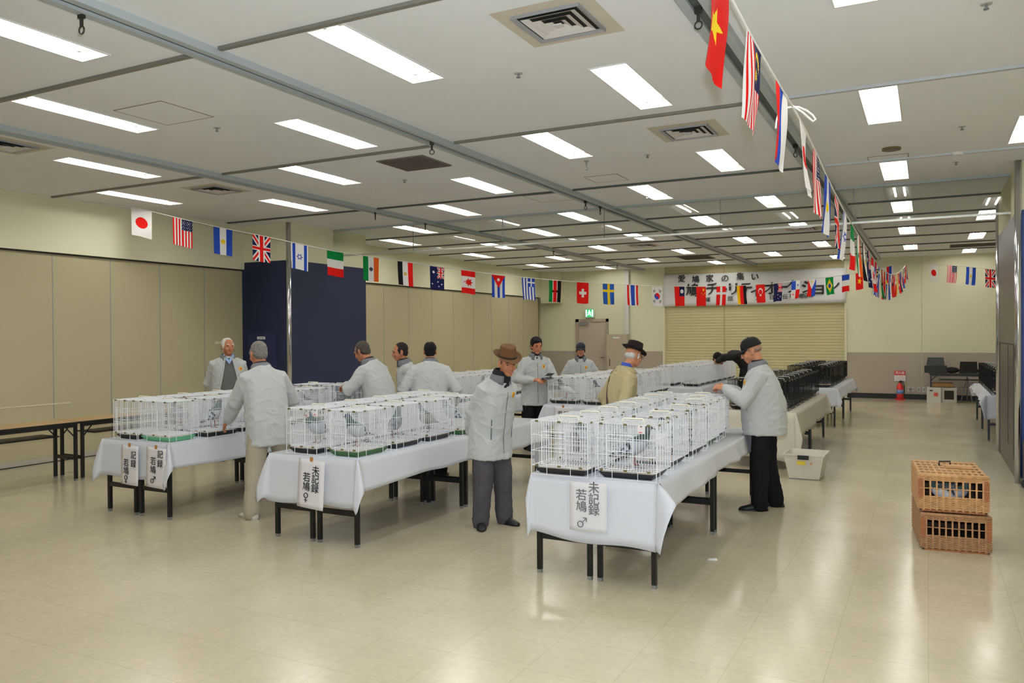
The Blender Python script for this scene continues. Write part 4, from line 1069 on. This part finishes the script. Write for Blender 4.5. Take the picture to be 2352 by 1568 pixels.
# folded coat collar of the tan coat
nb9 = P9[6]
o = MB().grid(24, 4, lambda u, v: (lambda a: (nb9.x+sin(a)*(.07+.05*v), nb9.y+.01-cos(a)*(.07+.05*v), nb9.z+.02-.06*v-.03*(1-cos(a))/2))((-1+2*u)*2.5)).obj('coat_collar', TAN, r9, smooth=True)
o.modifiers.new('t','SOLIDIFY').thickness = .008
person('dark-clad person bending low over the cages by the shutter', (-3.18,16.0), 188, 1.62, jacket=mat('black_jacket', (20,20,21), rough=.85), collar=None, inner=None, emblem=False, coat=True, bulk=1.0,
       path=[(0,-.03,.66),(0,-.06,.88),(0,-.05,1.04),(0,.04,1.17),(0,.15,1.235),(0,.24,1.25),(0,.31,1.235)], head=(0,62), hfwd=0, hair=B_H, hairkind='full', face=False,
       wrists=((-.15,.5,1.13),(.15,.5,1.13)), poles=((-1,0,.2),(1,0,.2)))
# what the dark-haired man holds
t = thing('notepad', 'grey folded papers held by the man with full dark hair', 'papers', (-4.77,10.27,1.04), -.8)
MB().grid(6, 4, lambda u, v: ((u-.5)*.2, (v-.5)*.13, .03*sin(u*3)+.02*v)).obj('sheet', mat('grey_paper',(96,100,108),rough=.7), t).modifiers.new('t','SOLIDIFY').thickness = .006
MB().grid(6, 4, lambda u, v: ((u-.3)*.2, (v-.4)*.1, .05+.05*u*u)).obj('page', mat('grey_paper',(96,100,108)), t).modifiers.new('t','SOLIDIFY').thickness = .002

# ---------------------------------------------------------------- things on the ceiling
def vent(x, y, label, w=.22, stain=True):
    t = thing('ceiling_vent', label, 'vent', (x,y,CEIL), 0, 'square ceiling diffusers')
    b = MB()
    def frame(w0, w1, z0, z1):
        lo = [(-w0,-w0,z0),(w0,-w0,z0),(w0,w0,z0),(-w0,w0,z0)]; hi = [(-w1,-w1,z1),(w1,-w1,z1),(w1,w1,z1),(-w1,w1,z1)]
        for i in range(4): b.quad(lo[i], lo[(i+1)%4], hi[(i+1)%4], hi[i])
    frame(w,w-.025,-.022,-.012); frame(w,w,-.022,0); b.obj('frame', mat('vent_aluminium',(176,178,184),rough=.4,metal=.5), t)
    for q in (.8,.56,.32):
        b = MB(); frame(w*q,w*(q-.2),-.016-.006*(1-q),-.002); b.obj('vane', mat('vent_white',(214,210,206),rough=.5), t)
    MB().box(-w+.02,w-.02,-w+.02,w-.02,-.003,-.001).obj('throat', M_shadow, t)
    MB().box(-w*.12,w*.12,-w*.12,w*.12,-.024,-.016).obj('centre_plate', mat('vent_white',(214,210,206)), t)
    if stain:
        b = MB(); s = w*1.42; frame(s,w-.005,-.0015,-.0015); b.obj('stained_board', mat('stained_board',(206,198,182),rough=.9,var=.05,vscale=6), t)
vent(-1.98,4.46,'square ceiling diffuser nearest the overhead flags'); vent(-1.98,7.43,'square ceiling diffuser beyond the cord loop')
vent(-8.11,7.42,'square ceiling diffuser above the first flags by the beige wall'); vent(-8.03,4.71,'square ceiling diffuser cut by the photo edge')
vent(-5.4,16.5,'square ceiling diffuser beyond the smoke curtain, towards the beige wall'); vent(-2.0,15.3,'square ceiling diffuser beyond the smoke curtain, by the flags')
M_gr = mat('brown_grille',(122,114,106),rough=.8)
for x, y, w, d, lab in ((-4.99,7.33,.3,.29,'dark square return grille beside the middle rail'),(-5.1,19.7,.38,.5,'dark return grille before the shutter'),(.87,20.1,.44,.3,'dark return grille near the steel wall')):
    t = thing('return_grille', lab, 'grille', (x,y,CEIL)); MB().box(-w,w,-d,d,-.012,0).obj('plate', M_gr, t)
    b = MB(); 
    for i in range(14): yy = -d+.02+i*(2*d-.04)/13; b.box(-w+.015,w-.015,yy-.004,yy+.004,-.018,-.012)
    b.obj('louvre', mat('grille_line',(100,92,86)), t)['kind'] = 'stuff'
M_hatch = mat('hatch_trim',(134,128,112),rough=.7)
for x, y, w, d, lab in ((-5.73,4.69,.29,.27,'square ceiling access hatch between the first two rails'),(-3.46,9.19,.21,.21,'square ceiling access hatch before the smoke curtain'),(-4.6,10.1,.3,.3,'ceiling access hatch by the middle rail'),(-.38,9.6,.2,.15,'ceiling access hatch above the flag string')):
    t = thing('access_hatch', lab, 'hatch', (x,y,CEIL)); b = MB(); e = .008
    b.box(-w,w,-d,-d+e,-.003,0); b.box(-w,w,d-e,d,-.003,0); b.box(-w,-w+e,-d,d,-.003,0); b.box(w-e,w,-d,d,-.003,0); b.obj('trim', M_hatch, t)
    MB().box(-w+e,w-e,-d+e,d-e,-.002,0).obj('panel', M_ceil, t)
for i, (x, y, st) in enumerate(((-2.62,5.18,0),(-5.7,5.23,0),(-3.3,8.15,1),(.3,5.37,0),(-2.62,8.18,0),(.28,8.46,0),(.28,10.2,0),(-3.42,10.63,0),(-5.64,8.07,0))):
    lab = 'small ceiling sprinkler %s' % ('before the large diffuser','by the first access hatch','on a longer stem','near the photo corner above the right aisle','past the second diffuser','past the cord loop','next to the smoke detector','before the smoke curtain','past the dark grille')[i]
    t = thing('sprinkler', lab, 'sprinkler', (x,y,CEIL), 0, 'ceiling sprinklers')
    MB().bar((0,0,-.006),(0,0,0),.032,12).obj('rose', mat('sprinkler_rose',(190,186,176)), t)
    MB().bar((0,0,-.09 if st else -.03),(0,0,-.004),.008,8).obj('stem', M_grey, t); MB().bar((0,0,-.095 if st else -.034),(0,0,-.088 if st else -.028),.016,8).obj('deflector', M_grey, t)
t = thing('ceiling_speaker','round brown ceiling speaker above the flag string','speaker',(-.33,9.11,CEIL)); MB().bar((0,0,-.02),(0,0,0),.09,24).obj('rim', mat('brown_plastic',(112,96,62)), t); MB().bar((0,0,-.026),(0,0,-.02),.06,24).obj('grille', M_gr, t)
t = thing('smoke_detector','white smoke detector near the steel wall','detector',(.28,9.67,CEIL)); MB().bar((0,0,-.03),(0,0,0),.05,20,.06).obj('housing', M_white, t)
M_hook = mat('iron_hook',(62,60,54),rough=.5,metal=.5)
for i, (x, y, w) in enumerate(((-4.28,2.95,'first on the middle rail'),(-4.21,6.48,'second on the middle rail'),(-4.21,10.36,'third on the middle rail'),(-4.21,10.92,'beside the smoke curtain, middle rail'),(-7.35,9.75,'first on the far-side rail'),(-7.35,11.1,'beside the smoke curtain, far-side rail'),(-1.155,4.55,'beside the yellow-starred flag'),(-1.155,6.11,'behind the striped crescent flag'),(-1.155,8.31,'behind the near red-disc flag'),(-7.35,16.2,'past the smoke curtain'),(-7.35,20.3,'at the far end of the far-side rail'))):
    t = thing('ceiling_hook', 'dark ring hook hanging from a ceiling rail, %s' % w, 'hook', (x,y,CEIL-.05), .5*i, 'ring hooks on the ceiling rails')
    MB().box(-.02,.02,-.012,.012,-.02,.02).obj('clamp', M_hook, t); MB().bar((0,0,-.065),(0,0,-.02),.01,8).obj('shank', M_hook, t)
    MB().tube([(.022*cos(a),0,-.086+.022*sin(a)) for a in [2*PI*j/16 for j in range(17)]], .0045, 6).obj('ring', M_hook, t)

# ---------------------------------------------------------------- far wall: banner, door, cabinet, exit sign
t = thing('banner', 'white banner with black hand-lettered Japanese characters across the shutter', 'banner', (-4.3, 22.365, 2.45))
MB().grid(40, 8, lambda u, v: (-2.42+4.84*u, -.012+.012*sin(u*18+v*2)*(.4+v), v*(.9+.015*sin(u*PI*6)*0)-.01*sin(u*PI)*v)).obj('sheet', mat('banner_cloth',(226,226,226),rough=.8), t, smooth=True).modifiers.new('t','SOLIDIFY').thickness = .003
def letters(chars, size, bold, name):
    b = MB()
    for c, x, z in chars:
        vs, fs = text(c, size)
        for i in (-1, 0, 1): b.add([(p.x+x+4.3+i*bold, -.045-p.z-.0005*i, p.y+z-2.45+i*bold*.8) for p in vs], fs)
    b.obj(name, M_ink, t)
L1 = [('愛',-6.17,3.21),('鳩',-5.77,3.18),('家',-5.38,3.19),('の',-4.96,3.18),('集',-4.55,3.21),('い',-4.16,3.19)]
L2 = [('鳩',-5.86,2.87),('チ',-5.31,2.89),('ャ',-5.05,2.83),('リ',-4.74,2.87),('テ',-4.4,2.86),('ィ',-4.12,2.82),('オ',-3.76,2.85),('ー',-3.46,2.87),('ク',-3.18,2.88),('シ',-2.8,2.86),('ョ',-2.52,2.82),('ン',-2.2,2.87)]
L3 = [('主',-5.75,2.6),('催',-5.51,2.61),('社',-5.2,2.62),('団',-4.92,2.62),('法',-4.62,2.62),('人',-4.25,2.62),('日',-3.83,2.63),('本',-3.6,2.63),('伝',-3.38,2.63),('書',-3.15,2.64),('鳩',-3.02+.0,2.64),('協',-2.82,2.65),('会',-2.55,2.66)]
L3 = [(c,x,z) for (c,_,z), x in zip(L3, (-5.68,-5.43,-5.12,-4.82,-4.45,-4.08,-3.72,-3.55,-3.38,-3.2,-2.99,-2.87,-2.73))]
letters(L1, .22, .005, 'lettering'); letters(L2, .38, .012, 'lettering'); letters(L3, .14, .003, 'lettering')

M_door = mat('taupe_door',(188,174,160),rough=.6); M_cab = mat('taupe_cabinet',(186,174,156),rough=.55)
d = struct('door_1', MB().box(-9.33,-8.46,YF-.03,YF-.004,0,2.04), M_door)
b = MB(); b.box(-9.43,-9.33,YF-.05,YF,0,2.13); b.box(-8.46,-8.39,YF-.05,YF,0,2.13); b.box(-9.43,-8.39,YF-.05,YF,2.04,2.13); b.obj('door_frame', mat('taupe_frame',(172,158,144),rough=.6), d)
MB().box(-9.3,-9.02,YF-.1,YF-.03,1.95,2.02).obj('door_closer', M_grey, d)
b = MB(); b.bar((-8.52,YF-.09,.98),(-8.52,YF-.03,.98),.012,8); b.bar((-8.52,YF-.085,.98),(-8.63,YF-.085,.98),.011,8); b.obj('door_handle', M_steel, d)
t = thing('exit_sign','lit green exit sign with a running figure above the door','sign',(-8.955,22.3,2.3))
MB().box(-.145,.145,-.0,.1,-.135,.135).obj('housing', mat('sign_housing',(206,214,196)), t)
G1 = mat('exit_green',(30,170,96),emit=.9); G2 = mat('exit_white',(226,255,236),emit=1.7)
MB().box(-.125,.125,-.006,0,-.115,.115).obj('green_panel', G1, t)
b = MB(); y_ = -.012
def blade(p, q, w): b.bar((p[0],y_,p[1]),(q[0],y_,q[1]),w,6)
b.ell((-.005,y_,.075),(.02,.005,.02),10,6); blade((-.005,.05),(.005,-.0),.024); blade((.0,.045),(.045,.02),.009); blade((-.01,.045),(-.045,.01),.009)
blade((.005,0),(.045,-.03),.013); blade((.045,-.03),(.035,-.075),.012); blade((0,0),(-.03,-.045),.013); blade((-.03,-.045),(-.07,-.05),.011)
b.obj('running_figure', G2, t)
b = MB(); b.box(.075,.115,-.009,-.005,-.1,.1); b.box(-.115,-.08,-.009,-.005,-.1,.1); b.obj('doorway_mark', G2, t)
t = thing('wall_cabinet','taupe metal cabinet standing beside the far door','cabinet',(-8.05,22.4,0))
MB().box(-.31,.31,-.28,0,0,1.67).obj('body', M_cab, t); dr = MB().box(-.285,.285,-.29,-.28,.06,1.63).obj('door', M_cab, t)
MB().box(-.21,-.195,-.305,-.29,.75,.95).obj('handle', M_shadow, dr)
MB().box(-.1,.1,-.293,-.29,1.55,1.59).obj('label_plate', M_white, dr); MB().box(-.02,.02,-.293,-.29,1.45,1.49).obj('orange_mark', mat('orange_mark',(226,150,70)), dr)
# small door in the navy column
t = thing('service_hatch','navy service hatch with a white nameplate on the column','hatch',(-10.01,10.13,.82))
MB().box(-.32,.32,-.014,0,-.2,.9).obj('panel', mat('navy_hatch',(36,42,80),rough=.5), t)
MB().box(-.11,.07,-.018,-.013,.805,.85).obj('nameplate', M_white, t)
b = MB()
for i in range(5): b.box(-.09+i*.03,-.07+i*.03,-.0195,-.018,.82,.836)
b.obj('nameplate_lettering', M_grey, t); MB().bar((-.17,-.02,.62),(-.17,-.012,.62),.018,12).obj('lock', M_steel, t)

# ---------------------------------------------------------------- extinguisher corner and the far desk
RED = mat('fire_red',(196,40,40),rough=.4)
t = thing('fire_extinguisher','red fire extinguisher on a red floor stand by the far wall','extinguisher',(-.62,22.12,0))
b = MB(); b.sweep([(0,0,.07),(0,0,.2),(0,0,.34),(0,0,.38)], [.075,.078,.076,.05], 16); b.obj('cylinder', RED, t, smooth=True)
MB().sweep([(0,0,.15),(0,0,.25)], [.0795,.0795], 16, cap=False).obj('label_band', mat('blue_label',(110,140,190)), t, smooth=True)
MB().loft([[(.12*cos(2*PI*i/20),.12*sin(2*PI*i/20),z) for i in range(20)] for z in (0,.03)]).obj('stand_base', RED, t)
MB().bar((0,0,.4),(0,0,.47),.02,8).obj('valve', M_black, t); MB().bar((0,0,.47),(.09,0,.45),.012,6).obj('lever', M_black, t)
MB().tube([(.02,0,.44),(.09,-.02,.38),(.1,-.03,.25),(.09,-.04,.14)], .012, 6).obj('hose', M_black, t)
t = thing('extinguisher_sign','red and white sign panel above the fire extinguisher','sign',(-.63,22.38,.45))
MB().box(-.125,.125,-.01,0,0,.26).obj('board', M_white, t); MB().box(-.125,.125,-.013,-.009,.15,.26).obj('red_field', RED, t)
b = MB()
for c, x in (('消',-.07),('火',0),('器',.07)):
    vs, fs = text(c, .07, .001); b.add([(p.x+x,-.0135-p.z,p.y+.205) for p in vs], fs)
b.obj('lettering', M_white, t); b = MB()
for i in range(4): b.box(-.09,.09,-.0115,-.01,.03+i*.028,.037+i*.028)
b.obj('small_print', mat('pink_print',(222,150,146)), t)
for i, x in enumerate((-.42,-.36,-.2,-.09)):
    t = thing('wall_outlet','wall outlet plate %s' % ('first right of the extinguisher','second right of the extinguisher','nearer the desk','half behind the desk leg')[i],'outlet',(x,22.395,.25),0,'outlet plates on the far wall')
    MB().box(-.035,.035,-.01,0,-.06,.06).obj('plate', mat('outlet_plate',(206,202,196)), t); MB().box(-.015,.015,-.013,-.01,-.03,.03).obj('socket', M_grey, t)
put_table(.86, 21.85, 'bare folding table against the far wall under the laptop', 'bare folding tables', PI/2)
t = thing('printer','black printer with a raised tray on the far table','printer',(.16,21.85,.7))
MB().box(-.24,.24,-.2,.2,0,.17).obj('body', M_black, t); b = MB(); b.add([(-.2,.1,.17),(.2,.1,.17),(.17,.2,.36),(-.17,.2,.36),(-.2,.12,.17),(.2,.12,.17),(.17,.22,.36),(-.17,.22,.36)],[(0,1,2,3),(7,6,5,4),(0,4,5,1),(1,5,6,2),(2,6,7,3),(3,7,4,0)]); b.obj('paper_tray', M_black, t)
t = thing('laptop','open black laptop on the far table','laptop',(.84,21.78,.7))
MB().box(-.19,.19,-.14,.14,0,.025).obj('base', M_black, t); b = MB(); b.add([(-.19,-.14,.02),(.19,-.14,.02),(.17,-.22,.28),(-.17,-.22,.28),(-.19,-.125,.02),(.19,-.125,.02),(.17,-.205,.28),(-.17,-.205,.28)],[(3,2,1,0),(4,5,6,7),(1,5,4,0),(2,6,5,1),(3,7,6,2),(0,4,7,3)]); b.obj('screen', M_black, t)
t = thing('bag','soft black bag lying between printer and laptop','bag',(.5,21.75,.7)); MB().ell((0,0,.07),(.16,.14,.075)).obj('body', mat('black_fabric',(24,24,25),rough=.9), t, smooth=True)
t = thing('bag','black cloth bag at the end of the far table','bag',(1.25,21.75,.7)); MB().ell((0,0,.06),(.24,.16,.07)).obj('body', mat('black_fabric',(24,24,25),rough=.9), t, smooth=True)
CB = mat('white_carton',(208,204,196),rough=.8)
t = thing('carton','white carton with a red mark under the far table','box',(.12,21.75,0)); MB().box(-.15,.15,-.2,.2,0,.36).obj('body', CB, t); MB().box(-.0,.09,-.203,-.2,.15,.24).obj('red_mark', M_red, t); MB().box(-.09,-.02,-.203,-.2,.27,.3).obj('print_mark', M_ink, t)
t = thing('carton','grey carton with a dark opening under the far table','box',(.44,21.8,0)); MB().box(-.16,.16,-.2,.2,0,.36).obj('body', mat('grey_carton',(178,174,164),rough=.8), t); MB().box(-.1,.1,-.204,-.2,.08,.29).obj('opening', M_shadow, t)
t = thing('wooden_tray','brown wooden tray lying across the cartons','tray',(.3,21.78,.362)); MB().box(-.22,.22,-.18,.18,0,.012).obj('bottom', mat('brown_wood',(134,98,52),rough=.6), t)
b = MB(); b.box(-.22,.22,-.18,-.165,0,.1); b.box(-.22,.22,.165,.18,0,.1); b.box(-.22,-.205,-.165,.165,0,.1); b.box(.205,.22,-.165,.165,0,.1); b.obj('rim', mat('brown_wood',(134,98,52)), t)
t = thing('tripod_easel','grey tripod easel under the far table','easel',(.83,22.0,0))
for x, y in ((-.14,-.1),(.1,-.1),(0,.14)): MB().bar((x,y,0),(0,0,.6),.009,6).obj('leg', M_grey, t)
MB().bar((-.18,-.05,.36),(.16,-.05,.36),.009,6).obj('crossbar', M_grey, t)

# ---------------------------------------------------------------- wicker hampers, storage tub, trolley, scrap of paper
def hamper(loc, rz, label, tint):
    t = thing('wicker_hamper', label, 'hamper', loc, rz); w, d, h = .235, .36, .285
    WK = mat('wicker_%d' % tint[0], tint, rough=.6, var=.15, vscale=25); PO = mat('cane_post',(146,88,48),rough=.5); DK = mat('hamper_shade',(60,44,32),rough=.9)
    b = MB()   # woven band: strands passing in front of and behind the stakes
    def weave(p0, p1, nrm, z0, z1, ns, rr):
        p0, p1, nrm = Vector(p0), Vector(p1), Vector(nrm)
        for j in range(rr):
            z = z0+(z1-z0)*j/(rr-1); pts = []
            for i in range(ns*2+1): q = i/(ns*2); pts.append(p0.lerp(p1,q)+nrm*(.0045*(1 if (i//1+j) % 2 else -1))+v3(0,0,z))
            b.sweep(pts, [.0048]*len(pts), 5)
    weave((-w,-d,0),(w,-d,0),(0,-1,0),.02,.115,10,12); weave((-w,-d,0),(w,-d,0),(0,-1,0),.238,.27,10,5)
    weave((-w,-d,0),(-w,d,0),(-1,0,0),.02,.27,12,26); weave((w,-d,0),(w,d,0),(1,0,0),.02,.27,12,26); weave((-w,d,0),(w,d,0),(0,1,0),.02,.27,10,26)
    b.obj('woven_walls', WK, t, smooth=True)['kind'] = 'stuff'
    for i in range(10): x = -w+.035+i*(2*w-.07)/9; MB().box(x-.006,x+.006,-d-.003,-d+.005,.01,.262).obj('stake', WK, t)
    for s in (-1,1): MB().box(s*w-.004-(.026 if s>0 else 0),s*w+.004+(.026 if s<0 else 0),-d-.007,-d+.004,.1,.25).obj('corner_post', PO, t)
    MB().bar((-w,-d-.004,.178),(w,-d-.004,.178),.0035,6).obj('front_rail', WK, t)
    bb = MB(); bb.box(-w+.01,w-.01,-d+.012,d-.01,.002,.018); bb.box(-w+.008,w-.008,d-.02,d-.008,.018,.25); bb.box(-w+.008,-w+.014,-d+.012,d,.018,.25); bb.box(w-.014,w-.008,-d+.012,d,.018,.25); bb.obj('shade_lining', DK, t)  # inner sheets coloured dark to stand for the shade inside the hamper
    b = MB()
    for i in range(6):
        y = -d+.03+i*(2*d-.06)/5; b.grid(14, 1, lambda u, v: (-w+2*w*u, y-.028+.056*v, h+.002*sin(u*14*PI))); b.box(-w,w,y-.026,y+.026,h-.012,h-.003)
    for i in range(12): x = -w+.012+i*(2*w-.024)/11; b.box(x-.008,x+.008,-d,d,h-.009,h-.001)
    for y in (-d+.001, d-.001): b.box(-w-.004,w+.004,y-.006,y+.006,h-.022,h+.003)
    ld = b.obj('lid', WK, t, smooth=True); ld['kind'] = 'stuff'
    MB().box(-.02,.17,-.02,.06,h+.002,h+.02).obj('lid_flap', WK, t)
    MB().sweep([(-.05,.14,h),(-.05,.14,h+.03),(.03,.14,h+.035),(.03,.14,h)], [.007]*4, 6).obj('handle', M_black, t)
    MB().box(-w+.02,w-.02,-d-.002,d,.0,.012).obj('base_board', PO, t)
    return t
hamper((.15,7.33,0), .1, 'lower wicker hamper on the floor carrying another hamper', (168,126,88))
hamper((.14,7.32,.302), .08, 'upper wicker hamper with pigeons showing through its front stakes', (198,152,104))
for i, (x, y, rz, k) in enumerate(((.09,7.1,1.45,3),(.2,7.13,-1.5,0),(.16,7.3,1.6,1),(.13,7.48,-1.6,0))):
    k = k if k in used else min(used)
    o = dup(PG[k], (x,y,.32), rz, '%s pigeon %s in the upper wicker hamper' % (kn[k], ('in front, head to the darker post','in front, tail to the darker post','behind the front pair','at the very back')[i]), 'pigeons in the hamper'); o.scale = (.74,.74,.8)
M_tub = mat('translucent_plastic',(228,222,208),rough=.35,alpha=.82)
t = thing('storage_tub','translucent plastic storage tub with a black handle on the floor','tub',(-1.26,9.88,0),-.02)
b = MB(); lo = lambda o, z: [(-.165+o,-.2+o,z),(.165-o,-.2+o,z),(.165-o,.2-o,z),(-.165+o,.2-o,z)]; hi = lambda o, z: [(-.215+o,-.24+o,z),(.215-o,-.24+o,z),(.215-o,.24-o,z),(-.215+o,.24-o,z)]
b.loft([lo(0,.006), hi(0,.27), [(x*1.06,y*1.05,.275) for x,y,_ in hi(0,0)], [(x*1.06,y*1.05,.29) for x,y,_ in hi(0,0)], hi(.004,.29), lo(.006,.014)]); b.obj('bin', M_tub, t)
for s in (-1,1): MB().box(-.06,.06,s*.258-.012,s*.258+.012,.235,.282).obj('handle', M_black, t)
MB().box(-.07,.02,-.236,-.228,.17,.215).obj('yellow_label', mat('yellow_label',(232,210,70)), t); MB().box(.07,.095,-.236,-.23,.18,.2).obj('round_sticker', mat('tan_sticker',(190,150,100)), t)
MB().grid(8,8,lambda u,v:(-.18+.36*u,-.2+.4*v,.2+.03*sin(u*9)*cos(v*7))).obj('contents', mat('crumpled_paper',(226,216,200),rough=.8), t, smooth=True)
MB().ell((-.1,-.1,.225),(.05,.03,.03)).obj('orange_packet', mat('orange_packet',(226,150,80)), t)
t = thing('folding_trolley','black folding trolley leaning at the steel-clad column','trolley',(1.05,10.2,0))
b = MB(); b.box(-.14,.3,-.06,.06,.1,.5); b.obj('frame', M_black, t); b = MB(); b.bar((-.12,-.08,.05),(-.12,.08,.05),.05,12); b.obj('wheel', M_black, t); b = MB(); b.bar((.25,-.08,.05),(.25,.08,.05),.05,12); b.obj('wheel', M_black, t)
MB().box(-.1,.2,-.16,.02,.02,.12).obj('load_plate', M_black, t)
t = thing('carrier_bag','white and aqua carrier bag hung on the trolley','bag',(1.1,10.05,.2)); MB().ell((0,0,.15),(.15,.05,.17)).obj('body', mat('aqua_bag',(190,226,216),rough=.5), t, smooth=True)
t = thing('paper_scrap','small folded white scrap of paper on the floor by the nearest table','scrap',(-1.42,5.95,0),.3)
MB().add([(-.035,-.01,.002),(.035,-.012,.002),(.03,.012,.012),(-.03,.014,.008),(-.035,-.01,.0),(.035,-.012,.0),(.03,.012,.010),(-.03,.014,.006)],[(0,1,2,3),(7,6,5,4),(0,4,5,1),(1,5,6,2),(2,6,7,3),(3,7,4,0)]).obj('sheet', M_paper, t)
